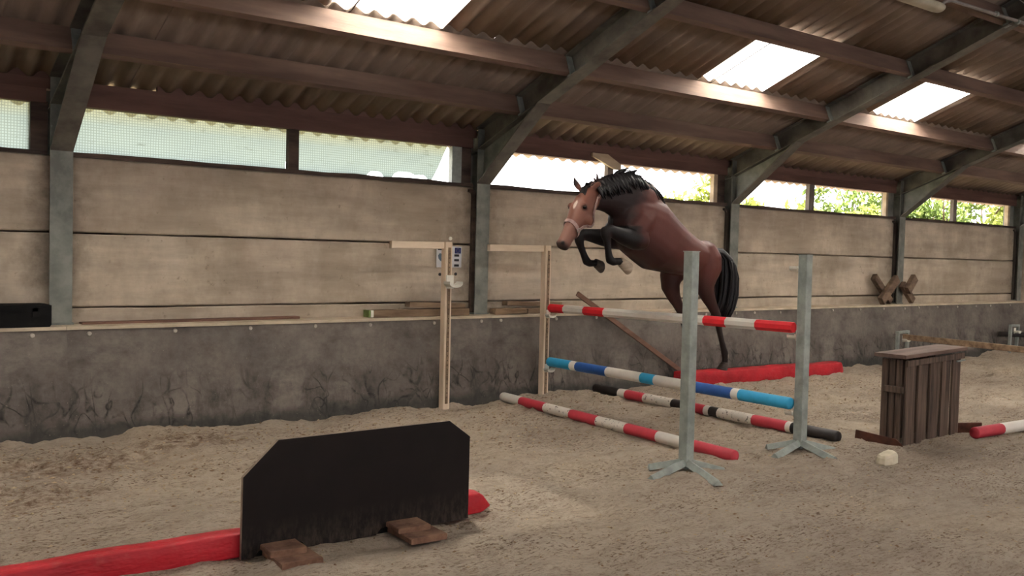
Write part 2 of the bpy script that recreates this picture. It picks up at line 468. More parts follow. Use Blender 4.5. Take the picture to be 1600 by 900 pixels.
def build_floor():
    xs = np.concatenate([np.arange(-8,-2,.5), np.arange(-2,14,.045), np.arange(14,21,.07), np.arange(21,26.1,.5)])
    ys = np.concatenate([np.arange(-19.5,-6.6,.5), np.arange(-6.6,-.09,.045)])
    X, Y = np.meshgrid(xs, ys)
    Z = sand_z(X, Y)
    V = np.stack([X, Y, Z], -1).reshape(-1, 3)
    ny, nx = X.shape
    i = np.arange(ny-1)[:,None]*nx + np.arange(nx-1)[None,:]
    F = np.stack([i, i+1, i+1+nx, i+nx], -1).reshape(-1, 4)
    me = bpy.data.meshes.new('floor')
    me.vertices.add(len(V)); me.vertices.foreach_set('co', V.ravel())
    me.loops.add(F.size); me.loops.foreach_set('vertex_index', F.ravel())
    me.polygons.add(len(F)); me.polygons.foreach_set('loop_start', np.arange(0, F.size, 4)); me.polygons.foreach_set('loop_total', np.full(len(F), 4))
    me.polygons.foreach_set('use_smooth', np.ones(len(F), bool))
    me.update(calc_edges=True); me.validate()
    me.materials.append(m_sand)
    o = bpy.data.objects.new('floor', me); COL.objects.link(o); o['kind'] = 'structure'
build_floor()
def sz(x, y): return float(sand_z(x, y))
# ground outside the building
mb = MB(); mb.box((-30, .45, -.4), (70, 60, -.1)); g = obj('ground', mb, m_green_ground); g['kind'] = 'structure'

# ------------------------------------------------------------------ wall behind: concrete panels, kicking boards
wall = struct('wall_back', (0, .11, 0))
ZB = [.80, 1.108, 1.772, 2.45]
X_ENDS = [-2.62] + CX
def bay(i): return (CX[i-1] if i > 0 else -2.62, CX[i])
for i in range(5):
    a, b = bay(i)
    for k in range(3):
        mb = MB()
        j = rnd.uniform(-.006, .006); tilt = rnd.uniform(-.004, .004)
        x0, x1 = a+.015, b-(.015 if i == 0 else .10)
        z0, z1 = ZB[k]+.007, ZB[k+1]-.007
        y = .11 + j
        nseg = 12; c = .012
        # panel with a chamfered, slightly broken edge
        top = [(x0+(x1-x0)*s/nseg, z1 + rnd.uniform(-.004,.003)) for s in range(nseg+1)]
        bot = [(x0+(x1-x0)*s/nseg, z0 + rnd.uniform(-.003,.004)) for s in range(nseg+1)]
        for s in range(nseg):
            (ax, az), (bx, bz) = bot[s], bot[s+1]; (cx_, cz), (dx, dz) = top[s+1], top[s]
            vs = [(ax,y,az+c),(bx,y,bz+c),(cx_,y,cz-c),(dx,y,dz-c),(ax,y+c,az),(bx,y+c,bz),(cx_,y+c,cz),(dx,y+c,dz),
                  (ax,y+.12,az),(bx,y+.12,bz),(cx_,y+.12,cz),(dx,y+.12,dz)]
            fs = [(0,1,2,3),(4,5,1,0),(3,2,6,7),(8,9,5,4),(7,6,10,11),(8,11,10,9)]
            if s == 0: fs += [(0,3,7,4),(4,7,11,8)]
            if s == nseg-1: fs += [(1,5,6,2),(5,9,10,6)]
            mb.add(vs, fs)
        mb.box((a+.008, .20, z0-.05), (b-.008, .225, z1+(.05 if k < 2 else 0)))    # lapped tongue behind the joint
        obj('concrete_panel', mb, m_conc, wall, loc=((x0+x1)/2, y, (z0+z1)/2))
    # dark strip painted as the shaded, grimy recess by the column (rounded head)
    if i > 0:
        mb = MB(); poly = [(b-.095,.90),(b-.03,.90),(b-.03,2.30),(b-.045,2.36),(b-.07,2.395),(b-.11,2.41),(b-.15,2.41),(b-.15,2.38),(b-.11,2.37),(b-.095,2.33)]
        mb.prism(poly, .07, .16)
        obj('recess_shade_strip', mb, m_sill if i == 1 else m_dark, wall, loc=(b-.09, .1, .9))
# kicking boards: lean out at the foot
KT, KB = Vector((0,-.20,.94)), Vector((0,-.34,-.12))
bolt_mb = MB()
for i in range(5):
    a, b = bay(i)
    mb = MB()
    x0, x1 = a+.004, b+.012
    mb.add([(x0,KT.y,KT.z),(x1,KT.y,KT.z),(x1,KB.y,KB.z),(x0,KB.y,KB.z),
            (x0,KT.y+.03,KT.z),(x1,KT.y+.03,KT.z),(x1,KB.y+.03,KB.z),(x0,KB.y+.03,KB.z)],
           [(0,1,2,3),(4,7,6,5),(0,4,5,1),(3,2,6,7),(0,3,7,4),(1,5,6,2)])
    kb = obj('kick_board', mb, m_kick, wall, loc=(a, -.2, 0))
    n = 7
    for q in range(n):
        x = a + .22 + (b-a-.4)*q/(n-1) + rnd.uniform(-.09,.09)
        bo = MB(); zc = .905 + rnd.uniform(-.006,.004); yc = -.2045
        bo.tube([(x, yc, zc), (x, yc-.012, zc), (x, yc-.016, zc)], [.020, .020, .013], 8, side=(1,0,0))
        obj('bolt', bo, m_bolt, kb, loc=(x, yc, zc))
    # sandy ledge board on top, its front edge pale with dust
    mb = MB(); mb.box((a+.002, -.213, .938), (b-.002, .108, .966))
    obj('ledge_board', mb, m_dustw, wall, loc=((a+b)/2, -.05, .95))

# ------------------------------------------------------------------ windows above the panels
Z0, Z1 = 2.45, 2.89
def window(i, parts):
    a, b = bay(i)
    w = struct('window_%d' % (i+1), ((a+b)/2, .15, Z0))
    mb = MB(); n = 14
    rings = []
    for s in range(n+1):
        x = a+.10+(b-a-.2)*s/n; h = .03 + rnd.uniform(-.008,.008)
        rings.append([(x,.07,Z0-.01),(x,.07,Z0+h),(x,.23,Z0+h),(x,.23,Z0-.01)])
    mb.loft(rings, smooth=False)
    obj('sill', mb, m_sill, w)
    for nm, x0, x1, y0, y1, m in parts:
        mb = MB(); mb.box((x0, y0, Z0+.02), (x1, y1, Z1+.01))
        obj(nm, mb, m, w, loc=((x0+x1)/2, (y0+y1)/2, Z0))
    return w
def netting(w, x0, x1, tear=False, lift=()):
    nx, nz = 60, 10; mb = MB(); vs = []
    for s in range(nx+1):
        u = s/nx
        for k in range(nz+1):
            v = k/nz
            xr = x1 - (.24*(1-v) if tear else 0)
            x = x0 + (xr-x0)*u
            zb = Z0+.015
            for c, hw, h in lift:
                d = abs(x-c)/hw
                if d < 1: zb = max(zb, Z0+.015+h*(1-d**4))
            z = zb + (Z1-zb)*v
            y = .17 + .012*math.sin(x*5+v*3) + .006*math.sin(x*13-v*7)
            vs.append((x, y, z))
    fs = [(s*(nz+1)+k, (s+1)*(nz+1)+k, (s+1)*(nz+1)+k+1, s*(nz+1)+k+1) for s in range(nx) for k in range(nz)]
    mb.add(vs, fs, 0, True)
    return obj('netting', mb, m_net, w, loc=(x0, .17, Z0))
w = window(0, [('jamb', 1.655, 1.79, .12, .24, m_sill)]); netting(w, -2.5, 1.66)
w = window(1, [('mullion', 4.01, 4.12, .09, .16, m_sill), ('jamb', 6.0, 6.13, .10, .17, m_galv_l), ('jamb', 6.13, 6.29, .14, .24, m_sill)])
netting(w, 1.98, 4.02); netting(w, 4.11, 5.99, True, ((5.05,.11,.07),(5.42,.17,.09),(5.62,.10,.07)))
w = window(2, [('mullion', 8.445, 8.545, .12, .19, m_post), ('jamb', 10.52, 10.60, .11, .18, m_lightw), ('jamb', 10.60, 10.77, .12, .24, m_sill)])
mb = MB(); mb.prism([(8.10,2.985),(8.36,2.985),(8.60,2.87),(8.60,2.80),(8.50,2.80),(8.10,2.94)], .035, .07)
obj('gusset_board', mb, m_lightw, w)
window(3, [('mullion', 12.82, 12.955, .12, .19, m_post), ('jamb', 15.02, 15.08, .11, .18, m_lightw), ('jamb', 15.08, 15.27, .12, .24, m_galv)])
window(4, [('mullion', 17.34, 17.46, .12, .19, m_post), ('jamb', 19.49, 19.57, .11, .18, m_lightw), ('jamb', 19.57, 19.77, .12, .24, m_galv)])

# ------------------------------------------------------------------ roof
ceil = struct('ceiling', (0, 0, 3.14))
PITCH = 4.5/23; AMP = .030
def sheet_mesh(name, y0, y1, mat, waves=6):
    """corrugated sheet, origin at its lower left corner on the roof plane"""
    mb = MB(); per = 8; n = waves*per; W = PITCH*waves
    L = Vector((0, y0, zr(y0))); U = Vector((0, y1, zr(y1)))
    vs = []
    ext = .02
    for s in range(n+1):
        x = -ext + (W+2*ext)*s/n
        h = AMP*(1+math.sin(2*math.pi*x/PITCH)) + .004
        for P in (L, U):
            q = P - L
            vs += [Vector((x,0,0)) + q + NRM*h, Vector((x,0,0)) + q + NRM*(h+.007)]
    for s in range(n):
        a = s*4; b = a+4
        mb.add([], [])
        mb.f += [(a,b,b+2,a+2),(a+1,a+3,b+3,b+1),(a,a+1,b+1,b),(a+2,b+2,b+3,a+3)]
        mb.m += [0]*4; mb.sm += [True,True,False,False]
    mb.f += [(0,2,3,1),(n*4,n*4+1,n*4+3,n*4+2)]; mb.m += [0,0]; mb.sm += [False]*2
    mb.v = [tuple(v) for v in vs]
    return mesh_of(name, mb, mat)
PY = [-.674, -1.48, -2.589, -3.70, -4.85, -6.0, -7.15, -8.3]       # purlins, front top edge
ROWS = [(.62, -1.50), (-1.46, -2.545), (-2.515, -3.78), (-3.70, -6.1), (-6.0, -9.9)]
SKY = {(3,1), (7,1), (10,1), (14,1), (-1,1)}
X_S = .13
meshes = [sheet_mesh('roof_sheet', a, b, m_sheet) for a, b in ROWS]
sky_mesh = sheet_mesh('skylight_sheet', -1.46, -2.535, m_sky)
for k in range(-7, 22):
    for r, (a, b) in enumerate(ROWS):
        sk = (k, r) in SKY
        o = bpy.data.objects.new('skylight_sheet' if sk else 'roof_sheet', sky_mesh if sk else meshes[r])
        COL.objects.link(o); o.parent = ceil
        lift = (.0035 if k % 2 else 0) + (.009 if r % 2 else 0)
        p = Vector((X_S + k*PITCH*6, a, zr(a))) + NRM*lift
        o.location = p - wloc(ceil)
        if sk:
            # dark lap joint one corrugation in from the side
            mb = MB(); dx = PITCH*(1.0 if k != 10 else 5.2)
            P = p + Vector((dx,0,0)) + NRM*.001; Q = P + (Vector((0,b,zr(b)))-Vector((0,a,zr(a))))
            mb.beam(P, Q, (1,0,0), .014, .008)
            obj('lap_strip', mb, m_dark, o, loc=P)
# far half of the roof beyond the added ridge strip
mb = MB()
mb.add([(-8,-10.2,6.82),(26,-10.2,6.82),(26,-20,2.98),(-8,-20,2.98),(-8,-10.2,6.87),(26,-10.2,6.87),(26,-20,3.03),(-8,-20,3.03)],
       [(0,1,2,3),(4,7,6,5),(0,4,5,1),(1,5,6,2),(2,6,7,3),(3,7,4,0)])
obj('roof_slope', mb, m_sheet, ceil)
mb = MB(); mb.add([(-8,-9.86,7.05),(26,-9.86,7.05),(26,-10.24,6.90),(-8,-10.24,6.90)], [(0,1,2,3)]); obj('ridge_diffuser', mb, m_sky, ceil)  # unseen translucent strip, added over the ridge to diffuse the sun
# purlins between the frames
for i in range(5):
    a, b = bay(i)
    for y in PY:
        P = Vector((0, y, zr(y)))
        c = P - NRM*.10 + TAN*.035
        mb = MB()
        x0, x1 = a+.012, b-.012
        n = 6; rings = []
        for s in range(n+1):
            x = x0+(x1-x0)*s/n; jj = rnd.uniform(-.004,.004)
            rings.append([Vector((x,0,0))+c+NRM*(q*.10+jj*(q<0))+TAN*(w_*.036) for q, w_ in ((1,-1),(1,1),(-1,1),(-1,-1))])
        mb.loft(rings, smooth=False)
        obj('purlin', mb, m_purlin, ceil, loc=Vector(((a+b)/2,0,0))+c)
    # wall plate in two planks, with a filler under the corrugations
    mb = MB(); mb.box((a+.11, .075, 2.885), (b-.11, .20, 3.005)); obj('wall_plate', mb, m_plate, ceil, loc=((a+b)/2,.1,2.95))
    mb = MB(); mb.box((a+.05, .095, 3.008), (b-.05, .22, 3.098)); obj('wall_plate', mb, m_plate, ceil, loc=((a+b)/2,.1,3.07))
    gaps = [(2.16,2.72)] if i == 1 else ([(7.98,8.03),(8.16,8.23),(8.5,8.52)] if i == 2 else [])
    edges = [a+.02] + [q for g_ in gaps for q in g_] + [b-.02]
    for q in range(0, len(edges), 2):
        mb = MB(); mb.box((edges[q], .13, 3.098), (edges[q+1], .17, 3.16))
        obj('eaves_filler', mb, m_plate, ceil, loc=(edges[q], .15, 3.13))

# ------------------------------------------------------------------ opposite side and ends, closing the hall
wf = struct('wall_front', (9, -19.3, 0))
mb = MB(); mb.box((-8,-19.5,-.2),(26,-19.3,1.3)); obj('concrete_panel', mb, m_conc, wf)
mb = MB(); mb.box((-8,-19.5,2.60),(26,-19.3,3.20)); obj('eaves_beam', mb, m_plate, wf)
for nm, x in (('wall_left', -8.0), ('wall_right', 25.0)):
    mb = MB(); mb.prism([(-19.5,-.2),(.1,-.2),(.1,3.0),(-9.9,7.08),(-10.2,6.87),(-19.5,3.0)], x, x+.15, axis=0)
    o = obj(nm, mb, m_conc); o['kind'] = 'structure'
o = struct('wall_side', (0,0,0)); bpy.data.objects.remove(o)
for x0, x1 in ((-8.0, -2.62), (19.97, 25.0)):
    mb = MB(); mb.box((x0,.11,.9),(x1,.23,2.45)); obj('concrete_panel', mb, m_conc, wall, loc=((x0+x1)/2,.11,.9))
    mb = MB(); mb.box((x0,-.3,-.1),(x1,-.2,.94)); obj('kick_board', mb, m_kick, wall, loc=((x0+x1)/2,-.2,0))
    mb = MB(); mb.box((x0,.08,2.885),(x1,.2,3.13)); obj('wall_plate', mb, m_plate, ceil, loc=((x0+x1)/2,.1,3))

# ------------------------------------------------------------------ steel frames
def zb(y): return 2.87 - .395*y
FR = ['first steel frame from the left, beside the black trough and the netted window',
      'steel frame between the two pine jump stands, behind the poster',
      'steel frame behind the rump of the jumping horse',
      'steel frame with crossed timbers propped against the foot of its column',
      'farthest steel frame, its column at the right edge of the back wall']
HW = .092
for i, xc in enumerate(CX):
    fr = thing('steel_portal', (xc, 0, .966), FR[i], 'frame', 'steel roof frames along the back wall')
    # column: I section
    mb = MB()
    zt = 3.10
    mb.box((xc-HW,0,.966),(xc+HW,.013,zt)); mb.box((xc-HW,.227,.966),(xc+HW,.24,zt)); mb.box((xc-.004,.013,.966),(xc+.004,.227,zt))
    obj('column', mb, m_galv if i < 2 else m_galv, fr)
    mb = MB(); mb.box((xc-HW-.012,-.012,.966),(xc+HW+.012,.12,.985)); obj('base_plate', mb, m_galv, fr)
    # rafter: I section
    y0, y1 = .05, RIDGE
    mb = MB()
    def strip(mb, ya, yb, zfa, h, w):
        a0, b0 = zfa(ya), zfa(yb)
        mb.prism([(ya,a0),(yb,b0),(yb,b0+h),(ya,a0+h)], xc-w, xc+w, axis=0)
    strip(mb, y0, y1, zb, .013, HW)
    strip(mb, y0, y1, lambda y: zr(y)-.016, .013, HW)
    mb.prism([(y0,zb(y0)+.013),(y1,zb(y1)+.013),(y1,zr(y1)-.016),(y0,zr(y0)-.016)], xc-.004, xc+.004, axis=0)
    obj('rafter', mb, m_frame, fr)
    # haunch under the knee
    A = (-.0, 2.475); B = (-1.06, 3.285)
    mb = MB(); mb.prism([(0,A[1]+.01),(B[0],B[1]+.006),(0,zb(0))], xc-.005, xc+.005, axis=0); obj('haunch_plate', mb, m_galv, fr)
    mb = MB(); mb.prism([(0,A[1]),(B[0],B[1]),(B[0]+.012,B[1]+.016),(0,A[1]+.018)], xc-HW, xc+HW, axis=0); obj('haunch_flange', mb, m_frame, fr)
    # stiffener at the eaves and a cleat beside every purlin end
    mb = MB(); mb.prism([(.013,zb(0)-.02),(.227,zb(.2)+.03),(.227,zb(.2)+.04),(.013,zb(0)-.01)], xc-HW+.004, xc+HW-.004, axis=0); obj('stiffener', mb, m_galv, fr)
    for y in PY[:5]:
        for sgn in (-1, 1):
            P = Vector((xc+sgn*.05, y, zr(y))) + TAN*-.012
            mb = MB(); mb.beam(P - NRM*.02, P - NRM*.245, (1,0,0), .075, .012)
            mb.beam(P - NRM*.205 + TAN*.035, P - NRM*.245 + TAN*.035, (1,0,0), .05, .05)
            obj('cleat', mb, m_galv_l if sgn < 0 else m_frame, fr, loc=P)

# ------------------------------------------------------------------ lamp, conduit, wire under the roof
lt = thing('strip_light', (8.4, -3.9, 4.24), 'off-white fluorescent strip light hanging under the roof at the top right', 'lamp')
mb = MB(); rings = []
for x, q in ((7.6,.7),(7.63,1),(9.06,1),(9.12,.92),(9.15,.6)):
    rings.append([(x, -3.9+.075*q*math.cos(a), 4.24+.05*q*math.sin(a)) for a in [2*math.pi*k/14 for k in range(14)]])
mb.loft(rings); obj('housing', mb, m_lamp, lt)
for x in (7.9, 8.85):
    mb = MB(); mb.tube([(x,-3.9,4.28),(x,-3.9,zr(-3.9)+.02)], .006, 6); obj('hanger', mb, m_pipe, lt)
cd = thing('conduit', (9.2, -3.9, 4.33), 'grey metal conduit running under the roof to the strip light', 'pipe')
mb = MB(); mb.tube([(9.13,-3.9,4.262),(9.22,-3.9,4.32),(9.35,-3.9,4.358),(10.0,-3.9,4.375),(10.9,-3.9,4.395),(14,-3.9,4.38)], .018, 8); obj('tube', mb, m_pipe, cd)
for x in (10.3, 10.79):
    mb = MB(); mb.tube([(x-.02,-3.9,4.386),(x+.02,-3.9,4.386)], .028, 8); obj('clip', mb, m_galv_l, cd)
mb = MB(); mb.tube([(9.9,-4.2,4.5),(10.3,-4.2,4.43),(10.6,-4.2,4.44),(10.9,-4.2,4.47),(12,-4.2,4.53)], .005, 6)
tag(obj('cable', mb, m_pipe), 'thin grey cable sagging under the roof in the top right corner', 'cable')

# ------------------------------------------------------------------ jump stands
def pole(name, A, B, r, cuts, mats, label, n=12, rest=None, flat=1.0, cat='pole', group=None):
    """painted pole from A to B; cuts = [(t, material index)...]"""
    A, B = Vector(A), Vector(B); mb = MB()
    d = (B-A).normalized(); sd = d.cross(Vector((0,0,1))).normalized(); up = sd.cross(d)
    ts = [c[0] for c in cuts] + [1.0]
    ring = lambda t, q: [A + (B-A)*t + (sd*math.cos(a) + up*math.sin(a))*r*q for a in [2*math.pi*(k+.5)/n for k in range(n)]]
    for i in range(len(cuts)):
        rr = [ring(ts[i], .9 if i == 0 else 1)]
        if i == 0: rr.append(ring(ts[i]+.004, 1))
        m = max(1, int((ts[i+1]-ts[i])/.05))
        rr += [ring(ts[i] + (ts[i+1]-ts[i])*q/m, 1) for q in range(1, m)] if m > 1 else []
        if i == len(cuts)-1: rr += [ring(ts[i+1]-.004, 1), ring(ts[i+1], .9)]
        else: rr.append(ring(ts[i+1], 1))
        b = len(mb.v); vs = [v for q in rr for v in q]
        fs = [(k*n+j, k*n+(j+1)%n, (k+1)*n+(j+1)%n, (k+1)*n+j) for k in range(len(rr)-1) for j in range(n)]
        if i == 0: fs.append(tuple(range(n-1,-1,-1)))
        if i == len(cuts)-1: fs.append(tuple((len(rr)-1)*n+j for j in range(n)))
        mb.add(vs, fs, cuts[i][1], n > 8)
    o = obj(name, mb, mats, loc=(A+B)/2)
    return tag(o, label, cat, group)
PM = [m_pr, m_pw, m_prb, m_pk, m_plb, m_pdb, m_pwv]
pole('jump_pole', (7.07,-.43,1.055), (7.035,-3.82,1.095), .051, [(0,2),(.08,1),(.182,2),(.28,1),(.70,2),(.78,1),(.883,2)], PM,
     'upper red and white octagonal jump pole in the raised fence', n=8, group='jump poles')
pole('jump_pole', (7.075,-.43,.425), (7.035,-3.82,.42), .054, [(0,4),(.121,1),(.15,5),(.298,1),(.454,4),(.512,1),(.668,5),(.81,1),(.834,4)], PM,
     'lower blue and white jump pole in the raised fence', n=12, group='jump poles')
pole('jump_pole', (6.38,-.46,.065+sz(6.38,-.6)*.5), (6.23,-3.87,.05), .052, [(0,1),(.107,0),(.237,6),(.364,0),(.487,6),(.61,0),(.734,1),(.862,0)], PM,
     'red and white pole lying on the sand in front of the raised fence', group='jump poles')
pole('jump_pole', (7.83,-.42,.06), (7.77,-3.83,.05), .055, [(0,3),(.13,1),(.165,0),(.253,6),(.383,3),(.44,0),(.523,1),(.544,3),(.578,6),(.711,0),(.833,1),(.85,3)], PM,
     'peeling red, white and black pole lying on the sand behind the raised fence', group='jump poles')
pole('jump_pole', (9.13,-4.43,.055), (12.3,-4.62,.055), .056, [(0,0),(.15,1),(.42,0),(.7,1)], PM,
     'red and white pole lying on sand right of the dark slatted filler', group='jump poles')

def cup(name, loc, dirv, parent, mat=m_plast, s=1.0):
    """small plastic pole cup: back plate and a curved dish"""
    loc = Vector(loc); d = Vector(dirv).normalized(); sd = d.cross(Vector((0,0,1))).normalized()
    mb = MB()
    mb.beam(loc + Vector((0,0,-.045*s)), loc + Vector((0,0,.05*s)), sd, .06*s, .012)
    pr = []
    for k in range(9):
        a = math.pi*(1.06 + .88*k/8)
        pr.append((math.cos(a)*.056*s, math.sin(a)*.03*s))
    rings = []
    for t in (.005, .085):
        ring = [loc + d*(t*s) + sd*x + Vector((0,0,z+.012*s)) for x, z in pr]
        ring += [loc + d*(t*s) + sd*x + Vector((0,0,z-.012*s+.012*s-.01)) for x, z in reversed(pr)]
        rings.append(ring)
    mb.loft(rings, smooth=False)
    return obj('pole_cup', mb, mat, parent, loc=loc)
def wall_stand(x, y, top, label, cups, arm_l):
    z0 = -.05
    st = thing('pine_jump_stand', (x, y, 0), label, 'jump stand', 'pine jump stands along the wall')
    mb = MB(); mb.beam((x,y,z0),(x-.008,y,top),(1,0,0),.085,.085,bev=.004); obj('upright', mb, m_pine, st)
    mb = MB(); mb.beam((x-.04,y+.02,top-.038),(x-.04-arm_l,y+.07,top-.045),(0,1,0),.06,.076,bev=.004); obj('arm', mb, m_pine_h, st)
    mb = MB(); mb.box((x-.018,y-.052,z0+.1),(x+.012,y-.0425,top-.06)); tr = obj('keyhole_track', mb, m_plank, st)
    hb = MB()
    zz = z0+.16
    while zz < top-.1:
        hb.box((x-.008,y-.0535,zz),(x+.002,y-.0515,zz+.015)); zz += .05
    h = obj('track_holes', hb, m_slat, tr); h['kind'] = 'stuff'
    for z in cups: cup('pole_cup', (x, y-.058, z), (0,-1,0), st, s=1.5 if len(cups) == 1 else 1.0)
    return st
s1 = wall_stand(5.61, -.43, 1.79, 'pine jump stand on the left, in front of the poster, with one empty white cup', [1.36], .62)
s2 = wall_stand(7.035, -.38, 1.785, 'pine jump stand on the right, carrying the wall ends of the red and blue poles', [.985, .35], .75)
def steel_stand(x, y, top, label, cups, twist):
    st = thing('steel_jump_stand', (x, y, 0), label, 'jump stand', 'grey steel jump stands')
    c = .045
    mb = MB(); mb.beam((x,y,.03),(x-.012,y,top),(math.cos(twist),math.sin(twist),0),.088,.088,bev=.005); obj('upright', mb, m_galv_l, st)
    mb = MB(); mb.beam((x-.012,y,top),(x-.012,y,top+.008),(math.cos(twist),math.sin(twist),0),.094,.094); obj('cap', mb, m_galv_l, st)
    for deg, ln in ((193, .53), (249, .52), (146, .30), (306, .30)):
        a = math.radians(deg) + twist
        d = Vector((math.cos(a), math.sin(a), 0)); s_ = Vector((-d.y, d.x, 0))
        P = Vector((x,y,.085)) + d*.03; Q = Vector((x,y,.036)) + d*ln
        mb = MB()
        # angle iron with its ridge upwards
        zz = Vector((0,0,1)); hh = .042
        mb.loft([[c_ + s_*.040 - zz*.02, c_ + s_*.006 + zz*hh*.5, c_ - s_*.006 + zz*hh*.5, c_ - s_*.040 - zz*.02] for c_ in (P, Q)], smooth=False)
        obj('leg', mb, m_galv_l, st)
    for z in cups: cup('pole_cup', (x-.002, y+.052, z), (0,1,0), st)
    return st
steel_stand(5.615, -3.88, 1.735, 'grey steel jump stand on the left, without poles', [], 0)
steel_stand(7.10, -3.88, 1.735, 'right grey steel jump stand, carrying near ends of red and blue poles', [1.63, 1.02, .345], 0)

# ------------------------------------------------------------------ black filler board and red padded beams
bd = thing('black_filler_board', (2.69, -3.98, 0), 'black plywood filler board with cut corners standing on two wooden feet', 'filler')
mb = MB(); mb.box((1.99,-3.972,-.01),(3.40,-3.962,.10)); obj('dark_gap_backing', mb, m_black, bd)  # black strip added behind the cutouts so the gaps stay dark
mb = MB()
zc = .004
poly = [(1.94,zc-.01),(1.945,.445),(2.145,.63),(3.28,.633),(3.437,.52),(3.437,zc-.01),(3.07,zc-.01),(3.05,.038),(2.86,.038),(2.80,.028),(2.77,zc-.01),(2.33,zc-.01),(2.30,.036),(2.11,.040),(2.04,.028),(2.01,zc-.01)]
mb.prism(poly, -3.998, -3.972)
o = obj('panel', mb, [m_board, m_ply], bd)
for pg in o.data.polygons:
    if abs(pg.normal.y) < .5: pg.material_index = 1 if pg.normal.x < -.5 or pg.normal.z > .3 else 0
def foot(xa, xb, za):
    ft = []
    for (x0, x1, y0, y1, z0, z1) in ((xa, xb, -4.29, -3.995, za, za+.036), (xa-.015, xb-.04, -4.17, -4.0, za+.037, za+.068)):
        mb = MB(); mb.beam(((x0+x1)/2, y0, (z0+z1)/2), ((x0+x1)/2+.012, y1, (z0+z1)/2), (1,0,0), x1-x0, z1-z0, bev=.005, jit=.0012)
        obj('foot_plank', mb, m_brick, bd, loc=((x0+x1)/2, (y0+y1)/2, z0))
foot(2.05, 2.28, -.004); foot(2.84, 3.08, -.004)

def padded_beam(name, A, B, w, h, label, tip=True):
    A, B = Vector(A), Vector(B); d = (B-A).normalized(); s_ = d.cross(Vector((0,0,1))).normalized()
    L = (B-A).length; n = int(L/.06); mb = MB(); rings = []
    sq = 20
    for i in range(n+1):
        t = i/n; x = A + (B-A)*t
        k = 1.0; kz = 1.0
        ring = []
        wob = .006*math.sin(t*L*4.1) + .004*math.sin(t*L*11)
        for j in range(sq):
            a = 2*math.pi*j/sq
            ca, sa = math.cos(a), math.sin(a)
            p_ = .16
            px = math.copysign(abs(ca)**p_, ca)*w/2; pz = math.copysign(abs(sa)**p_, sa)*h/2
            pz *= 1 - .10*abs(px/(w/2))**2*(1 if sa > 0 else 0)
            fold = .006*math.sin(t*L*17 + j*1.3) + .005*math.sin(t*L*37+j*.7)
            ring.append(x + s_*(px*(1+fold)) + Vector((0,0,h/2 + pz*(1+fold) + (wob if sa > 0 else 0)*.6)))
        rings.append(ring)
    if tip:
        for q, e in ((.8,.035),(.4,.07),(.1,.10)):
            c = B + d*e
            rings.append([c + s_*((v-B).dot(s_))*(.9 if q > .5 else .75 if q > .2 else .6) + Vector((0,0,(v.z-B.z-h*.22)*q+h*.22)) for v in rings[n]])
    mb.loft(rings)
    o = obj(name, mb, m_red, loc=(A+B)/2)
    return tag(o, label, 'padded beam', 'red padded beams')
padded_beam('red_padded_beam', (-.6,-3.885,-.01), (3.57,-3.875,-.01), .13, .14, 'red vinyl padded beam lying behind the black filler board')
padded_beam('red_padded_beam', (9.25,-.50,-.0), (12.40,-.74,-.0), .22, .19, 'red vinyl padded beam lying by the wall under the horse')

# leaning brown board
mb = MB(); mb.beam((7.66,-.235,1.21),(9.65,-.40,.03),(0,1,.1),.03,.06,bev=.004)
tag(obj('leaning_board', mb, m_brown, loc=(9.6,-.3,0)), 'narrow brown board leaning from the sand up to the top of the kicking boards', 'board')

# ------------------------------------------------------------------ dark slatted filler on the right
gt = thing('slatted_filler', (8.75, -4.15, 0), 'dark brown box-like jump filler of upright slats with a flat top board', 'filler')
P0, P1 = Vector((8.075,-4.27,0)), Vector((9.18,-4.235,0)); ax = (P1-P0).normalized(); nv = Vector((ax.y,-ax.x,0))
H = .80
n = 10
xs = np.linspace(0, 1, n+1)
Lg = (P1-P0).length
for k in range(n):
    wd = (xs[k+1]-xs[k])*Lg - .014; c = P0 + ax*(Lg*(xs[k]+xs[k+1])/2)
    dpt = (.0 if k % 2 else .02) + rnd.uniform(0,.006)
    zt_ = H + rnd.uniform(-.008,.008); z0_ = -.02 + rnd.uniform(0,.02)
    mb = MB(); lean = rnd.uniform(-.008,.008)
    mb.beam(c + nv*dpt + Vector((0,0,z0_)), c + nv*dpt + ax*lean + Vector((0,0,zt_)), ax, wd, .022, bev=.003)
    obj('slat', mb, m_slat, gt, loc=c)
bk = -nv*.20
for k in range(3):       # slats on the narrow left side
    c = P0 - nv*(.035+.065*k); mb = MB()
    mb.beam(c + Vector((0,0,-.01)), c + Vector((0,0,H)), nv, .05, .022, bev=.003); obj('slat', mb, m_slat, gt, loc=c)
for k in range(8):
    c = P0 + bk + ax*(Lg*(k+.5)/8); mb = MB()
    mb.beam(c + Vector((0,0,-.01)), c + Vector((0,0,H)), ax, Lg/8-.014, .022, bev=.003); obj('slat', mb, m_slat, gt, loc=c)
mb = MB(); a_ = P0 - ax*.06 - nv*.10; b_ = P1 + ax*.03 - nv*.10
mb.beam(a_ + Vector((0,0,H+.035)), b_ + Vector((0,0,H+.06)), ax.cross(Vector((0,0,1))), .31, .035, bev=.004); obj('top_board', mb, m_slattop, gt)
mb = MB(); mb.beam(P0 + nv*.035 + Vector((0,0,H-.03)), P1 + nv*.035 + Vector((0,0,H-.005)), nv, .022, .055, bev=.003); obj('rail', mb, m_slat, gt)
mb = MB(); mb.beam(P0 + ax*(Lg*.84)+nv*.052 + Vector((0,0,H-.055)), P0 + ax*(Lg*.99)+nv*.052 + Vector((0,0,H-.05)), nv, .012, .012); obj('bracket', mb, m_galv_l, gt)
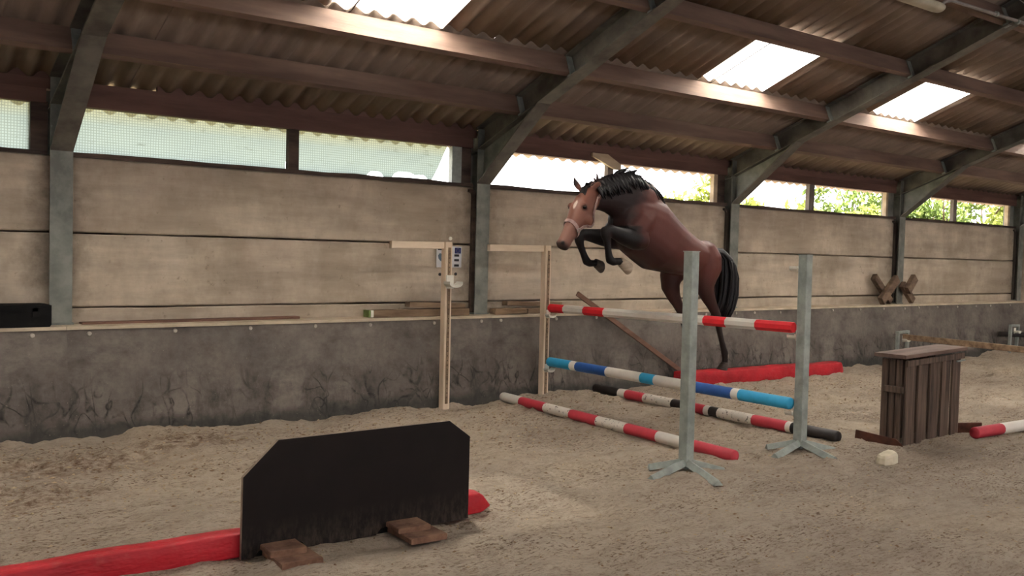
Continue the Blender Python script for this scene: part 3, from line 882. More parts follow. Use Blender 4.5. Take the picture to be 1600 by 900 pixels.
mb = MB(); mb.beam(P0 - ax*.028 - nv*.16 + Vector((0,0,H*.66)), P0 - ax*.028 + nv*.02 + Vector((0,0,H*.66)), ax, .035, .06, bev=.004); o = obj('latch_block', mb, m_slat, gt)
# rusty runners it stands on
mb = MB(); mb.prism([(-3.86,-.02),(-4.37,-.02),(-4.33,.05),(-4.27,.085),(-3.87,.105)], 7.985, 7.997, axis=0)
mb.box((7.985,-4.37,-.015),(8.06,-3.87,-.003)); obj('runner', mb, m_rust, gt)
mb = MB(); mb.beam((9.15,-4.17,.045),(9.47,-4.33,.045),(0,0,1),.13,.02,bev=.003); obj('runner', mb, m_rust, gt)
# pale block on the sand
mb = MB(); rr = []
for z, q in ((-.01,.92),(.02,1.0),(.075,.96),(.095,.8)):
    rr.append([(7.30+ (x_*.105+y_*.02)*q, -4.60 + y_*.065*q, z + (.012*x_ if z > .05 else 0)) for x_, y_ in ((-1,-.8),(-.2,-1.05),(.8,-.95),(1.05,.1),(.9,.9),(.1,1),(-.9,.85),(-1.1,.1))])
mb.loft(rr, smooth=False)
tag(obj('pale_block', mb, m_stone, loc=(7.30,-4.6,0)), 'broken pale block lying on the sand in front of the slatted filler', 'block')

# ------------------------------------------------------------------ low far stands with rails
def low_stand(x, y, label, deform=0):
    st = thing('low_stand', (x, y, 0), label, 'jump stand', 'low grey stands by the wall')
    h = .545; w = .40
    mb = MB(); mb.beam((x,y,-.05),(x+deform*.3,y,h),(1,0,0),.05,.05,bev=.003); obj('leg', mb, m_galv_l, st)
    mb = MB(); mb.beam((x+w,y+.06,-.05),(x+w+deform,y+.06,h-.03*abs(deform)*10),(1,0,0),.05,.05,bev=.003); obj('leg', mb, m_galv_l, st)
    mb = MB(); mb.beam((x-.025+deform*.3,y,h),(x+w+.025+deform,y+.06,h-.03*abs(deform)*10),(0,1,0),.05,.04,bev=.003); obj('crossbar', mb, m_galv_l, st)
    cup('pole_cup', (x+.13, y-.03, .44), (0,-1,0), st, s=1.1)
    return st
low_stand(14.33,-.60,'low grey stand behind the slatted filler, holding a bare timber rail')
low_stand(18.35,-.55,'low grey stand near the right edge, holding a black rail', .06)
mb = MB(); mb.beam((14.45,-.64,.475),(14.25,-4.25,.44),(1,0,0),.07,.09,bev=.006)
tag(obj('timber_rail', mb, m_plank, loc=(14.4,-.7,.46)), 'bare timber rail running forward from the low stand', 'rail')
mb = MB(); mb.tube([(18.3,-.38,.37),(18.75,-.75,.37),(19.8,-1.6,.36)], .05, 10)
tag(obj('black_rail', mb, m_pk, loc=(18.5,-.6,.37)), 'black rail lying through the low stand at the right edge', 'rail')

# ------------------------------------------------------------------ things on the ledge
LZ = .967
mb = MB()
mb.prism([(.55,LZ),(1.755,LZ),(1.768,LZ+.02),(1.768,1.15),(1.73,1.155),(.55,1.155)], -.19, .09)
tr_ = thing('black_trough', (1.1,-.05,LZ), 'long black trough on the ledge at the left edge', 'trough')
obj('shell', mb, m_black, tr_)
mb = MB(); mb.box((.6,-.205,1.10),(1.66,-.19,1.155)); mb.box((1.62,-.205,1.05),(1.70,-.19,1.13)); obj('rim', mb, m_black, tr_)
def ledge_plank(A, B, w, h, label, mat=m_plank, up=(0,1,0)):
    mb = MB(); mb.beam(A, B, up, w, h, bev=.004, jit=.003)
    c = (Vector(A)+Vector(B))/2
    return tag(obj('ledge_plank', mb, mat, loc=(c.x,c.y,LZ)), label, 'plank', 'planks on the ledge')
ledge_plank((2.05,.03,LZ+.006),(4.1,.02,LZ+.016),.12,.022,'long thin brown board lying on the ledge near the left frame', m_brown)
lp = ledge_plank((4.9,-.06,LZ+.042),(6.14,-.05,LZ+.04),.12,.078,'long thick timber on the ledge, its pale end left of the pine stand')
mb = MB(); mb.beam((4.868,-.0605,LZ+.042),(4.899,-.0605,LZ+.042),(0,1,0),.121,.076,bev=.004); pe = obj('pale_end', mb, m_plast, lp); pe['label'] = 'cream painted end'
mb = MB(); mb.beam((4.842,-.0605,LZ+.042),(4.867,-.0605,LZ+.042),(0,1,0),.119,.074,bev=.004); pe = obj('green_end', mb, mottled('moss_green', srgb(96,112,62), srgb(124,138,84), 12), lp); pe['label'] = 'green painted end'
ledge_plank((5.35,-.06,LZ+.135),(6.1,-.04,LZ+.106),.10,.055,'short board lying tilted on the thick ledge timber')
ledge_plank((6.50,-.07,LZ+.035),(6.95,-.08,LZ+.04),.12,.062,'short timber block on the ledge just right of the second frame')
ledge_plank((6.72,-.01,LZ+.125),(7.6,.03,LZ+.10),.10,.055,'board lying across the timber block behind the right pine stand')
ledge_plank((6.99,-.06,LZ+.032),(7.75,-.04,LZ+.032),.12,.058,'low timber on the ledge running right behind the right pine stand')
# crossed timbers propped at the fourth frame
def cross(pts, label):
    ct = thing('timber_cross', (pts[0][0], -.1, LZ), label, 'cross', 'crossed timbers at the fourth frame')
    for (x0,z0,x1,z1,y,w_) in pts[1:]:
        mb = MB(); mb.beam((x0,y,z0),(x1,y,z1),(0,1,0),.085,w_,bev=.008,jit=.004); obj('timber', mb, m_cross, ct)
cross([(14.8,), (14.50,1.435,15.02,LZ+.05,-.03,.12), (15.04,1.41,14.58,LZ+.06,-.13,.15)], 'cross of old timbers propped left of the fourth frame')
cross([(15.5,), (15.30,1.31,15.64,LZ+.055,-.09,.12), (15.56,1.43,15.34,1.20,-.16,.15)], 'old timbers propped right of the fourth frame')
# poster on the concrete panel
ps = thing('poster', (5.98, .10, 1.63), 'small white poster with dark blue square and black bars behind the left pine stand', 'poster')
m_paper = mottled('poster_paper', srgb(196,196,196), srgb(210,210,212), 9, rough=.6, bump=.02)
m_navy = mottled('poster_navy', srgb(28,32,84), srgb(38,42,98), 30, rough=.6, bump=.02)
m_ink = mottled('poster_ink', srgb(26,24,26), srgb(38,36,38), 30, rough=.6, bump=.02)
m_pict = mottled('poster_picture', srgb(56,78,96), srgb(104,122,136), 20, rough=.6, bump=.02)
mb = MB(); mb.box((5.81,.088,1.505),(6.15,.096,1.745)); obj('sheet', mb, m_paper, ps)
def flat(name, x0, z0, x1, z1, m):
    mb = MB(); mb.box((x0,.0855,z0),(x1,.0885,z1)); obj(name, mb, m, ps)
flat('blue_square', 6.055, 1.665, 6.14, 1.732, m_navy)
for z in (1.63,1.575,1.515): flat('black_bar', 6.05, z, 6.115, z+.026, m_ink)
flat('black_bar', 5.825, 1.70, 5.90, 1.732, m_ink)
mb = MB(); mb.prism([(5.83,1.64),(5.85,1.665),(5.89,1.655),(5.91,1.60),(5.90,1.555),(5.86,1.58),(5.835,1.605)], .0855, .0885); obj('picture', mb, m_pict, ps)
st_mb = MB()
for k in range(10):
    a = 2*math.pi*k/10; cx_, cz_ = 6.0975+.022*math.cos(a), 1.6985+.022*math.sin(a)
    st_mb.box((cx_-.003,.084,cz_-.003),(cx_+.003,.0856,cz_+.003))
o = obj('dot_ring', st_mb, mottled('poster_yellow', srgb(120,112,84), srgb(130,122,92), 9), ps)
mb = MB(); mb.tube([(5.86,.094,1.425),(5.86,.084,1.425)], .018, 8, side=(1,0,0)); obj('black_clip', mb, m_ink, ps)
mb = MB(); mb.tube([(6.075,.094,1.43),(6.075,.084,1.43)], .018, 8, side=(1,0,0)); obj('black_clip', mb, m_ink, ps)
mb = MB(); mb.tube([(6.0,.112,1.835),(6.0,.095,1.835)], .022, 10, side=(1,0,0)); obj('wall_plug', mb, m_plast, wall, loc=(6.0,.11,1.835))
# ------------------------------------------------------------------ loose clods and fibre on the sand
def clods():
    mb = MB(); r2 = random.Random(3)
    for _ in range(5200):
        while True:
            x = r2.uniform(.3, 12); y = r2.uniform(-6.4, -.45)
            dens = .35 + .65*float(vnoise(np.array(x*.8+3), np.array(y*1.1), 9))
            if y > -2.6 and x < 6: dens += .7
            if r2.random() < dens*.8: break
        s_ = r2.uniform(.003,.009)*(1.3 if y > -2.5 else 1); e = r2.uniform(1,2.6); a = r2.uniform(0,math.pi)
        z = sz(x, y)+s_*.25; c, s2 = math.cos(a), math.sin(a)
        pts = [(e,0,0),(0,1,0),(-e,0,0),(0,-1,0),(0,0,.8),(0,0,-.6)]
        vs = [(x+(u*c-v*s2)*s_, y+(u*s2+v*c)*s_, z+w_*s_) for u, v, w_ in pts]
        mi = 0 if r2.random() < .45 else 1
        mb.add(vs, [(0,1,4),(1,2,4),(2,3,4),(3,0,4),(1,0,5),(2,1,5),(3,2,5),(0,3,5)], mi)
    o = obj('sand_clods', mb, [mottled('dark_fibre', srgb(112,88,66), srgb(136,110,84), 30), mottled('pale_clod', srgb(160,138,110), srgb(182,160,130), 30)], fix=False)
    tag(o, 'loose clods and wood fibre scattered over the arena sand', 'clods', kind='stuff')
clods()

# ------------------------------------------------------------------ the horse, jumping towards the left
def build_horse():
    YM = -2.10
    hs = thing('horse', (7.1, YM, 1.3), 'bay horse in mid jump over the raised red and blue poles, wearing a halter', 'horse')
    def ell(c, side, up, a, b, n=20, p_=1.0):
        out = []
        for k in range(n):
            t = 2*math.pi*k/n; ca, sa = math.cos(t), math.sin(t)
            out.append(Vector(c) + Vector(side)*(math.copysign(abs(ca)**p_, ca)*a) + Vector(up)*(math.copysign(abs(sa)**p_, sa)*b))
        return out
    def W(u, w):
        if u < -.5: u = -.5 + (u+.5)*.80
        return Vector((7.10-.899*u+.438*w, YM, 2.262+.438*u+.899*w))
    SY = Vector((0,1,0))
    mb = MB()
    # trunk: (u, top, bottom, half width)
    TR = [(.50,-.30,-.44,.07),(.45,-.22,-.54,.15),(.34,-.12,-.63,.20),(.18,-.04,-.69,.235),(.02,-.015,-.70,.258),(-.18,-.075,-.70,.285),(-.38,-.11,-.63,.28),
          (-.56,-.12,-.57,.275),(-.70,-.115,-.52,.265),(-.83,-.12,-.48,.255),(-.93,-.155,-.44,.22),(-.99,-.21,-.38,.155),(-1.02,-.26,-.34,.08)]
    rings = []
    for u, t, b, hw in TR:
        A, B = W(u, t), W(u, b); c = (A+B)/2; up = (A-B)/2
        rings.append(ell(c, SY, up.normalized(), hw, up.length, 24, .92))
    mb.loft(rings)
    # neck: (X, Z, half height, half width, direction of the crest)
    NK = [(6.98,2.01,.27,.19,(.55,.83)),(6.80,2.16,.31,.175,(.45,.9)),(6.62,2.245,.265,.15,(.3,.95)),(6.46,2.28,.215,.125,(.1,1)),(6.33,2.28,.175,.105,(-.1,1)),(6.21,2.255,.14,.09,(-.35,.94)),(6.14,2.225,.11,.08,(-.5,.87))]
    mb.loft([ell((x, YM, z), SY, Vector((d[0],0,d[1])).normalized(), hw, hh, 20) for x, z, hh, hw, d in NK])
    # head: front point, back point, half width
    HY = YM - .01
    HD = [((6.13,2.435),(6.24,2.30),.055),((6.065,2.385),(6.235,2.17),.088),((6.00,2.30),(6.205,2.06),.102),((5.965,2.21),(6.15,1.985),.104),((5.945,2.11),(6.085,1.925),.088),
          ((5.92,2.01),(6.045,1.86),.071),((5.89,1.91),(6.005,1.80),.062),((5.863,1.835),(5.985,1.742),.062),((5.853,1.788),(5.96,1.712),.056),((5.865,1.758),(5.935,1.718),.036)]
    def hx(x, z): return x - .105*min(1.25, max(0, (2.435-z)/.645)) - .01, z - .075*(1-min(1.1, max(-.3, (2.435-z)/.645)))
    HD = [(hx(*F), hx(*B), w_*1.06) for F, B, w_ in HD]
    def hq(x, y, z):
        a, b = hx(x, z); return (a, y, b)
    def HP(F, B, hw, t, k=1.0, out=0.0):
        """point on the head ring: t = 0 far side, pi/2 front, pi near side"""
        F = Vector((F[0],HY,F[1])); B = Vector((B[0],HY,B[1])); c = (F+B)/2; up = (F-B)/2
        p_ = .85; ca, sa = math.cos(t), math.sin(t)
        x = math.copysign(abs(ca)**p_, ca)*(hw+out); z = math.copysign(abs(sa)**p_, sa)
        if sa < 0: x *= 1-.30*abs(sa)
        return c + SY*x + up*z*(1+out/up.length)
    mb.loft([[HP(F, B, hw, 2*math.pi*k/20) for k in range(20)] for F, B, hw in HD])
    def hring(s):
        i = min(int(s), len(HD)-2); f = s-i; a, b = HD[i], HD[i+1]
        l2 = lambda p, q: tuple(p[j]+(q[j]-p[j])*f for j in range(2))
        return l2(a[0],b[0]), l2(a[1],b[1]), a[2]+(b[2]-a[2])*f
    # brow bones and cheeks
    for sg in (-1, 1):
        mb.tube([hq(6.00,HY+sg*.083,2.235),hq(6.005,HY+sg*.102,2.205),hq(6.03,HY+sg*.092,2.17)], [.022,.030,.02], 8)
        mb.tube([hq(6.06,HY+sg*.06,2.08),hq(6.115,HY+sg*.066,2.04),hq(6.15,HY+sg*.05,2.07)], [.05,.07,.05], 10)
        mb.tube([hq(5.885,HY+sg*.036,1.82),hq(5.872,HY+sg*.04,1.80),hq(5.88,HY+sg*.034,1.775)], [.014,.020,.012], 8)
        # ears
        e0, e1, e2 = [Vector(q) for q in (((6.055,HY+.06,2.31),(6.01,HY+.085,2.375),(5.985,HY+.09,2.44)) if sg > 0 else ((6.10,HY-.06,2.325),(6.14,HY-.08,2.365),(6.185,HY-.09,2.385)))]
        mb.tube([e0, (e0+e1)/2, e1, (e1+e2)/2, e2], [.022,.034,.034,.022,.007], 8, squash=.75)
    # legs: joint chains with radii
    def limb(pts, squash=1.0):
        mb.tube([p[:3] for p in pts], [p[3] for p in pts], 14, squash=squash)
    yn, yf = YM-.16, YM+.16
    # shoulders
    for y in (yn+.02, yf-.02):
        limb([(6.86,y,2.12,.10),(6.72,y,2.02,.15),(6.62,y,1.93,.14),(6.62,y,1.84,.10)], .75)
    limb([(6.70,yn,1.86,.11),(6.60,yn,1.85,.105),(6.46,yn,1.875,.088),(6.33,yn-.0,1.91,.066),(6.235,yn,1.935,.056),(6.195,yn,1.925,.052),(6.20,yn,1.885,.050),(6.222,yn,1.83,.038),(6.238,yn,1.75,.034),(6.25,yn,1.69,.037),(6.268,yn,1.645,.045),(6.31,yn,1.628,.040),(6.375,yn,1.635,.036),(6.41,yn,1.63,.042)])
    limb([(6.70,yf,1.86,.11),(6.60,yf,1.86,.105),(6.44,yf,1.87,.085),(6.28,yf,1.885,.064),(6.18,yf,1.89,.055),(6.145,yf,1.875,.051),(6.15,yf,1.83,.049),(6.17,yf,1.775,.038),(6.205,yf,1.71,.034),(6.23,yf,1.665,.037),(6.255,yf,1.625,.044),(6.295,yf,1.607,.038),(6.35,yf,1.607,.034),(6.385,yf,1.607,.041)])
    for s_, y, dx in ((-1, YM-.155, 0.0), (1, YM+.165, -.185)):
        dz = 0 if s_ < 0 else -.02
        limb([(7.61+dx*.2,y-.06*s_,1.85,.03),(7.64+dx*.25,y-.045*s_,1.82,.085),(7.66+dx*.3,y-.02*s_,1.78,.125),(7.69+dx*.5,y,1.69,.155),(7.69+dx*.7,y,1.58,.165),(7.655+dx,y,1.46,.13),(7.66+dx,y,1.37,.108),(7.715+dx,y,1.27,.080),(7.775+dx,y,1.19,.062),(7.83+dx,y,1.12,.056),(7.865+dx,y,1.065,.052),(7.885+dx,y,.99,.041),
              (7.92+dx,y,.89,.036),(7.965+dx,y,.78,.035),(7.995+dx,y,.71,.039),(8.015+dx,y,.665,.045),(8.025+dx,y,.61,.039),(8.02+dx,y,.575,.037),(8.015+dx,y,.55,.042)], .85 if s_ else 1)
    # breast muscle
    mb.tube([(6.62,YM-.10,2.03),(6.56,YM,2.02),(6.62,YM+.10,2.03)], [.12,.13,.12], 12)
    base = wloc(hs)
    me = mesh_of('body_cage', mb, m_sand, base)
    cage = bpy.data.objects.new('body_cage', me); COL.objects.link(cage)
    rm = cage.modifiers.new('remesh', 'REMESH'); rm.mode = 'VOXEL'; rm.voxel_size = .0105; rm.use_smooth_shade = True
    sm = cage.modifiers.new('smooth', 'SMOOTH'); sm.iterations = 11; sm.factor = .5
    dg = bpy.context.evaluated_depsgraph_get()
    bme = bpy.data.meshes.new_from_object(cage.evaluated_get(dg))
    bpy.data.objects.remove(cage)
    bme.name = 'body'
    n = len(bme.vertices)
    co = np.empty(n*3); bme.vertices.foreach_get('co', co); co = co.reshape(-1,3) + np.array(base)
    # coat: bay with black points, pale muzzle, a star and painted belly shade
    def lin(r,g,b): return np.array(srgb(r,g,b)[:3])
    bay, dark, black, face, pale, muz = lin(98,54,46), lin(46,28,26), lin(22,17,17), lin(120,78,64), lin(156,120,104), lin(50,34,32)
    X, Y, Z = co[:,0], co[:,1], co[:,2]
    nz = np.array([0.5*vnoise(X*7+Y*5, Z*7, 11)+.3*vnoise(X*17, Z*17+Y*13, 12)+.2*vnoise(X*40+Y*30, Z*40, 13)])[0]
    def ss(x, a, b):
        t = np.clip((x-a)/(b-a), 0, 1); return t*t*(3-2*t)
    col = bay[None,:]*(.85+.3*nz[:,None])
    def mixc(m, c): 
        nonlocal col
        col = col*(1-m[:,None]) + c[None,:]*m[:,None]
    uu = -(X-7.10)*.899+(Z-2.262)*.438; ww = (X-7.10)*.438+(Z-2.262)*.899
    mixc(.8*ss(-ww+.06*(nz-.5), .36, .66), dark)                          # shade under the barrel painted into the coat
    mixc(ss(uu+.15*(nz-.5), .24, .46)*.95, lin(34,23,22))       # dark neck
    head = ss(6.22 - X + .03*(nz-.5) + (2.25-Z)*.25, 0, .06) * (Z > 1.70) * ((X < 6.2) & (Z > 1.98) | (X + (Z-1.75)*-.25 < 6.04) & (Z > 1.72))
    # head by distance to the head's axis
    ax0, ax1 = np.array([6.16,2.31]), np.array([5.78,1.755])
    d = ax1-ax0; L = np.linalg.norm(d); d /= L
    tt = ((X-ax0[0])*d[0]+(Z-ax0[1])*d[1])/L
    off = np.abs((X-ax0[0])*(-d[1])+(Z-ax0[1])*d[0])
    sgn = (X-ax0[0])*(-d[1])+(Z-ax0[1])*d[0]
    isleg = (X > 6.10) & (Z < 1.985)
    hm = (1-ss(off, .135, .165))*(tt > -.3)*(X < 6.20-.10*(2.3-Z))*(~isleg)
    hm = hm*(1-ss(tt, 1.1, 1.2))
    mixc(hm, face*1.0)
    mixc(hm*ss(tt, .55, .9)*.5, pale)
    mixc(hm*ss(nz, .45, .75)*.35, lin(104,62,52))
    mixc(hm*ss(tt, .91, .99)*(.6+.4*ss(nz,.3,.6)), muz)
    for sg in (-1, 1):                                           # nostrils and eye sockets
        nx_, nz_ = hx(5.868,1.797); dn = np.sqrt((X-nx_)**2+(Y-HY-sg*.045)**2+(Z-nz_)**2); mixc(1-ss(dn,.012,.026), lin(22,15,15))
        ex_, ez_ = hx(6.012,2.185); de = np.sqrt((X-ex_)**2+(Y-HY-sg*.108)**2+(Z-ez_)**2); mixc((1-ss(de,.02,.045))*.8, lin(50,32,28))
    sx_, sz_ = hx(5.955,2.235); dst = np.sqrt(((X-sx_)/1.2)**2+((Y-HY+.012)*1.6)**2+((Z-sz_)/1.7)**2)    # star on the forehead
    mixc(hm*(1-ss(dst+.012*(nz-.5), .026, .038)), lin(225,205,190))
    # forehand and hind legs black from above the knee / hock
    fl = ss(6.66-X+.06*(nz-.5), 0, .14)*(Z < 2.0)*isleg*1.0
    mixc(fl*(X < 6.75), black)
    hl = ss(1.16-Z+.05*(nz-.5), 0, .16)*(X > 7.4)
    mixc(hl*.9, lin(34,25,23))
    mixc((1-ss(np.abs(Z-.63),.015,.03))*(X>7.9)*(Y < YM)*(X-8.03>0)*.8, lin(200,185,165))
    ca = bme.color_attributes.new('coat', 'FLOAT_COLOR', 'POINT')
    rgba = np.concatenate([np.clip(col,0,1), np.ones((n,1))], 1)
    ca.data.foreach_set('color', rgba.ravel())
    t = NT('bay_coat'); at = t.n('ShaderNodeAttribute'); at.attribute_name = 'coat'
    hair = t.noise(t.coord((30,90,60), rand=False), 3, 3)
    c = t.mix(.18, at.outputs['Color'], t.ramp(hair, [(.3,(.5,.5,.5,1)),(.7,WHT)]), 'MULTIPLY')
    t.bump(t.noise(t.coord((1,1,1), rand=False), 5, 4), .12, .02)
    m_coat = t.fin(c, .5, 0, .25)
    m_hair = mottled('black_hair', srgb(14,11,12), srgb(30,24,25), 30, (1,1,.2), rough=.5, bump=.2, bscale=90)
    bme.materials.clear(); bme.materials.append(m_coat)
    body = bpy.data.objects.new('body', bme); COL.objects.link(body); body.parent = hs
    # eyes
    m_eye = mottled('dark_eye', srgb(10,7,7), srgb(18,12,11), 9, rough=.08, bump=0, spec=.6)
    for sg in (-1, 1):
        e = MB(); c = Vector(hq(6.012, HY+sg*.103, 2.188)); rr = []
        for k in range(7):
            a = -math.pi/2 + math.pi*k/6
            rr.append([c + Vector((math.cos(a)*math.cos(b)*.021, math.cos(a)*math.sin(b)*.019, math.sin(a)*.019)) for b in [2*math.pi*q/10 for q in range(10)]])
        e.loft(rr); obj('eye', e, m_eye, hs, loc=c)
    # hooves: truncated cones, sole flat
    m_hoof = mottled('dark_hoof', srgb(52,44,40), srgb(78,68,62), 14, (1,1,3), rough=.5)
    m_hoofp = mottled('pale_hoof', srgb(150,134,116), srgb(182,166,146), 14, (1,1,3), rough=.5)
    def hoof(p, q, toe, mat, label=None):
        p, q, toe = Vector(p), Vector(q), Vector(toe).normalized(); a = (q-p).normalized(); toe = (toe - a*toe.dot(a)).normalized(); sd = a.cross(toe)
        e = MB(); L_ = (q-p).length
        rr = []
        for t_, r_, sh in ((0,.036,0),(.1,.042,.0),(.95,.056,.03),(1.0,.054,.03),(1.0,.034,.03),(.86,.012,.03)):
            rr.append([p + a*(L_*t_) + toe*(math.cos(b)*r_*1.12+sh*t_) + sd*(math.sin(b)*r_) for b in [2*math.pi*k/14 for k in range(14)]])
        e.loft(rr); o = obj('hoof', e, mat, hs, loc=p)
        if label: o['label'] = label
    hoof((6.40,yn,1.632),(6.535,yn,1.592),(-.35,0,-1), m_hoofp, 'pale hoof of the folded near foreleg')
    hoof((6.37,yf,1.607),(6.46,yf,1.60),(-.1,0,-1), m_hoof)
    for s_, y, dx in ((-1, YM-.155, 0.0), (1, YM+.165, -.185)):
        hoof((8.017+dx,y,.565),(8.00+dx,y,.482),(-1,0,-.2), m_hoof)
    # mane: locks falling on the far and near side of the crest, a few flying up
    r2 = random.Random(5)
    mn = MB()
    crest = [Vector((6.12,YM,2.37)),Vector((6.24,YM,2.405)),Vector((6.38,YM,2.46)),Vector((6.54,YM,2.50)),Vector((6.70,YM,2.48)),Vector((6.86,YM,2.405)),Vector((6.98,YM,2.325))]
    def on(t):
        i = min(int(t), len(crest)-2); return crest[i].lerp(crest[i+1], t-i)
    for k in range(230):
        t_ = r2.uniform(0, 5.9); p = on(t_) + Vector((0, r2.uniform(-.02,.02), -.035))
        sg = -1 if r2.random() < .6 else 1; Ln = r2.uniform(.08,.19)*(1 if t_ > .6 else .8)
        back = r2.uniform(.02,.10)
        mn.tube([p, p+Vector((back*.4, sg*.045, .035)), p+Vector((back*.8, sg*.10, -.01-.2*Ln)), p+Vector((back*1.2, sg*(.12+r2.uniform(0,.02)), -.75*Ln))], [.016,.024,.02,.004], 5)
    for k in range(26):
        t_ = r2.uniform(2.4, 4.6); p = on(t_) + Vector((0, r2.uniform(-.03,.03), .0)); Ln = r2.uniform(.05,.10)
        mn.tube([p, p+Vector((Ln*.3,r2.uniform(-.03,.03),Ln*.45)), p+Vector((Ln*1.1, r2.uniform(-.05,.05), Ln*.75))], [.014,.010,.002], 5)
    for k in range(16):    # forelock
        p = Vector((6.085,HY+r2.uniform(-.03,.03),2.35))
        mn.tube([p, p+Vector((-.04,r2.uniform(-.02,.02),-.02)), p+Vector((-.07,r2.uniform(-.03,.03),-.085)), p+Vector((-.085,r2.uniform(-.04,.04),-.13-r2.uniform(0,.04)))], [.012,.015,.011,.003], 5)
    obj('mane', mn, m_hair, hs)
    # tail: carried out behind, then falling
    tl = MB(); c0 = W(-.97,-.17) + Vector((.03,0,0))
    spine = [c0, c0+Vector((.10,0,.025)), c0+Vector((.22,0,.01)), c0+Vector((.33,0,-.08)), c0+Vector((.375,0,-.22)), c0+Vector((.37,0,-.40)), c0+Vector((.335,0,-.56)), c0+Vector((.30,0,-.70))]
    tl.tube(spine[:7], [.045,.05,.07,.095,.115,.10,.05], 14, squash=.8)
    for k in range(150):
        s_ = r2.uniform(.3, 1); a = r2.uniform(0, 2*math.pi); R_ = .115*math.sqrt(r2.random()); pts = []
        for i, q in enumerate(spine):
            f = [.3,.35,.6,.9,1.1,1.15,1.05,.8][i]
            pts.append(q + Vector((math.cos(a)*R_*f - (.10*r2.random() if i == 7 else 0) - (.35 if i > 3 else .1)*abs(math.sin(a*3))*R_*f, math.sin(a)*R_*f*.9, math.sin(a*2)*R_*.3*f - (r2.uniform(-.03,.05) if i == 7 else 0))))
        st_ = r2.choice([1,2,2,3])
        tl.tube(pts[st_:], [.012,.016,.017,.016,.014,.011,.003][-len(pts[st_:]):], 5)
    obj('tail', tl, m_hair, hs)
    # halter: noseband, cheek straps, crown, throat strap, rings
    m_strap = mottled('pink_grey_webbing', srgb(134,108,104), srgb(168,138,130), 30, rough=.7, bump=.2, bscale=120)
    m_strapd = mottled('dark_webbing', srgb(72,50,52), srgb(110,82,80), 30, rough=.7, bump=.2, bscale=120)
    m_ring = mottled('halter_ring', srgb(150,140,132), srgb(180,172,164), 20, rough=.35, bump=.02, metal=.6)
    ht = obj('halter', MB(), m_strap, hs)
    def ribbon(name, pts, nrm, w, mat, th=.004):
        e = MB(); pts = [Vector(p) for p in pts]; rr = []
        for i, p in enumerate(pts):
            t_ = (pts[min(i+1,len(pts)-1)]-pts[max(i-1,0)]).normalized(); nv_ = Vector(nrm[i]); nv_ = (nv_-t_*nv_.dot(t_)).normalized(); wv_ = t_.cross(nv_)
            rr.append([p+wv_*w/2+nv_*th, p+wv_*w/2-nv_*th, p-wv_*w/2-nv_*th, p-wv_*w/2+nv_*th])
        e.loft(rr, smooth=False); return obj(name, e, mat, ht)
    from mathutils.bvhtree import BVHTree
    bvh = BVHTree.FromPolygons([v.co for v in bme.vertices], [tuple(p.vertices) for p in bme.polygons])
    def snap(p, k=.008):
        q, nn, _, _ = bvh.find_nearest(Vector(p)-base)
        return q + base + nn*k, nn
    def hpt(s, t, out=.008): 
        F, B, hw = hring(s); return snap(HP(F, B, hw, t, out=out+.01))
    P = [hpt(4.8, 2*math.pi*k/28) for k in range(29)]
    ribbon('noseband', [p for p,_ in P], [q for _,q in P], .032, m_strap)
    for tside in (math.pi*1.06, -math.pi*.06):
        sg = -1 if tside > 1 else 1
        P = [hpt(4.8-(4.8-2.9)*f, tside + (sg*-1)*f*.55, .022) for f in (0,.15,.3,.45,.6,.75,.9,1)]
        ribbon('cheek_strap', [p for p,_ in P], [q for _,q in P], .030, m_strap)
        for f in (0, 7):
            p, q = P[f]; e = MB(); s1_ = q.orthogonal().normalized(); s2_ = q.cross(s1_)
            rr = []
            for k in range(13):
                a = 2*math.pi*k/12; c = p + q*.004 + (s1_*math.cos(a)+s2_*math.sin(a))*.021; rd = (s1_*math.cos(a)+s2_*math.sin(a))
                rr.append([c + (rd*math.cos(b)+q*math.sin(b))*.005 for b in [2*math.pi*m/6 for m in range(6)]])
            e.loft(rr); obj('ring', e, m_ring, ht)
        p0, q0 = P[7]
        ctl = [p0, Vector((6.10,HY+sg*.12,2.13)), Vector((6.15,HY+sg*.12,2.22)), Vector((6.175,HY+sg*.11,2.29)), Vector((6.175,HY+sg*.08,2.36)), Vector((6.17,HY,2.42))]
        pts = []
        for i in range(len(ctl)-1):
            for f in (0,.25,.5,.75): pts.append(snap(ctl[i].lerp(ctl[i+1], f)))
        pts.append(snap(ctl[-1]))
        ribbon('crown_strap', [p for p,_ in pts], [q for _,q in pts], .026, m_strap)
    P = [hpt(2.9, math.pi*1.32 + (math.pi*.36)*k/8, .012) for k in range(9)]
    ribbon('throat_strap', [p for p,_ in P], [q for _,q in P], .022, m_strapd)
    e = MB(); e.tube([(6.18,YM-.03,2.385),(6.175,YM-.05,2.44),(6.16,YM-.055,2.475)], [.010,.012,.004], 6); e.tube([(6.18,YM-.02,2.40),(6.14,YM-.05,2.42),(6.11,YM-.06,2.415)], [.010,.010,.004], 6)
    obj('strap_end', e, m_strapd, ht)
    return hs
build_horse()

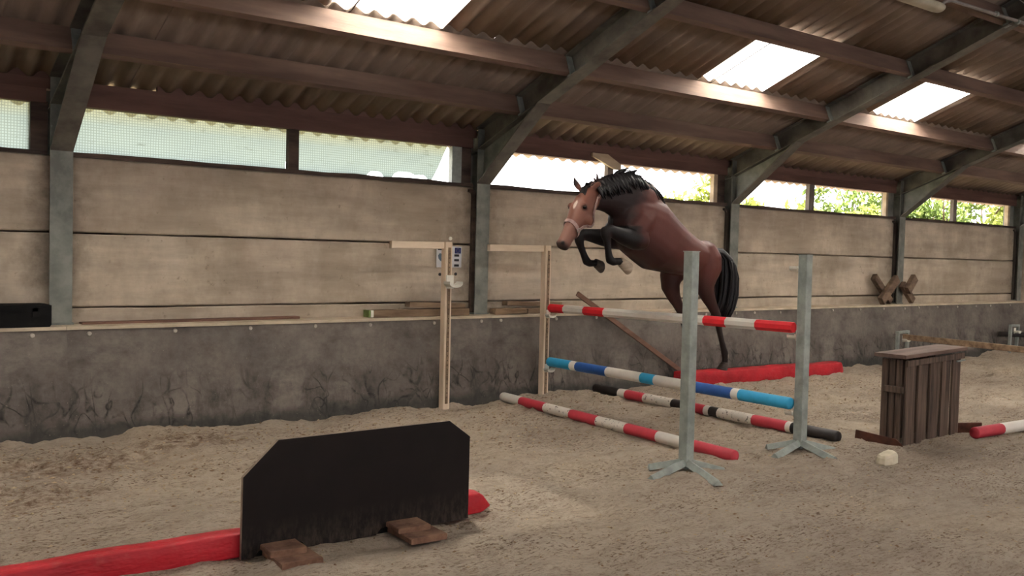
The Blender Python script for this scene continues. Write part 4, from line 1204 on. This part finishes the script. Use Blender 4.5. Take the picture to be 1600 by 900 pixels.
# ------------------------------------------------------------------ trees outside
def tree(x, y, h, w, seed, mat, label, cat='tree', n=2600, low=.15):
    r2 = random.Random(seed)
    t = thing('tree' if cat == 'tree' else 'bush', (x, y, -.1), label, cat, 'trees outside the windows')
    mb = MB(); pts = [(x, y, -.1)]
    for k in range(1, 7): pts.append((x + r2.uniform(-.08,.08)*k*.5, y + r2.uniform(-.08,.08)*k*.5, -.1 + h*.8*k/6))
    mb.tube(pts, [.11*(1-.13*k)*h/4 for k in range(7)], 8)
    for k in range(6):
        b = Vector(pts[2+k % 4]); a = r2.uniform(0, 2*math.pi); q = b + Vector((math.cos(a)*w*.35, math.sin(a)*w*.35, h*.2))
        mb.tube([b, (b+q)/2 + Vector((0,0,-.05)), q], [.05,.035,.015], 6)
    obj('trunk', mb, m_bark, t)
    cl = []
    for k in range(16):
        a = r2.uniform(0, 2*math.pi); rr = math.sqrt(r2.random())*w*.42; zz = h*r2.uniform(low, .92)
        cl.append((x+math.cos(a)*rr, y+math.sin(a)*rr, zz, w*r2.uniform(.14,.26)))
    mb = MB()
    for _ in range(n):
        cx_, cy_, cz_, R_ = r2.choice(cl)
        d = Vector((r2.gauss(0,1), r2.gauss(0,1), r2.gauss(0,1))).normalized()*R_*(r2.random()**.4)
        p_ = Vector((cx_, cy_, cz_)) + d
        n_ = Vector((r2.gauss(0,1), r2.gauss(0,1), r2.gauss(0,1)+.6)).normalized()
        s1_ = n_.orthogonal().normalized(); s2_ = n_.cross(s1_); a = r2.uniform(0, 6.28)
        u_ = s1_*math.cos(a)+s2_*math.sin(a); v_ = n_.cross(u_)
        L_ = r2.uniform(.09,.17)
        mb.add([p_-u_*L_, p_+v_*L_*.42+n_*.01, p_+u_*L_, p_-v_*L_*.42+n_*.01], [(0,1,2),(0,2,3)])
    o = obj('foliage', mb, mat, t, fix=False); o['kind'] = 'stuff'
tree(19.6, 8.2, 3.7, 2.0, 1, m_leaf1, 'pale bush seen low in the window left of the third frame', 'bush', 1800)
tree(23.4, 8.2, 3.45, 2.6, 2, m_leaf1, 'bush at the left of the window right of the third frame', 'bush', 2200)
tree(31.5, 11.4, 5.2, 3.6, 3, m_leaf2, 'taller green bush behind, in the right half of the window beside the fourth frame', 'bush', 2600)
tree(27.5, 8.0, 3.5, 2.0, 4, m_leaf1, 'small yellow-green bush low in front of the taller green bush', 'bush', 2600)
tree(33.0, 8.6, 4.6, 3.4, 5, m_leaf2, 'leafy green tree in the left half of the farthest window', n=4200)
tree(36.6, 8.8, 4.9, 3.8, 6, m_leaf1, 'yellow-green tree in the right half of the farthest window', n=4600)
tree(40.5, 9.0, 5.0, 4.2, 7, m_leaf1, 'pale green tree behind the last mullion of the farthest window', n=4600)
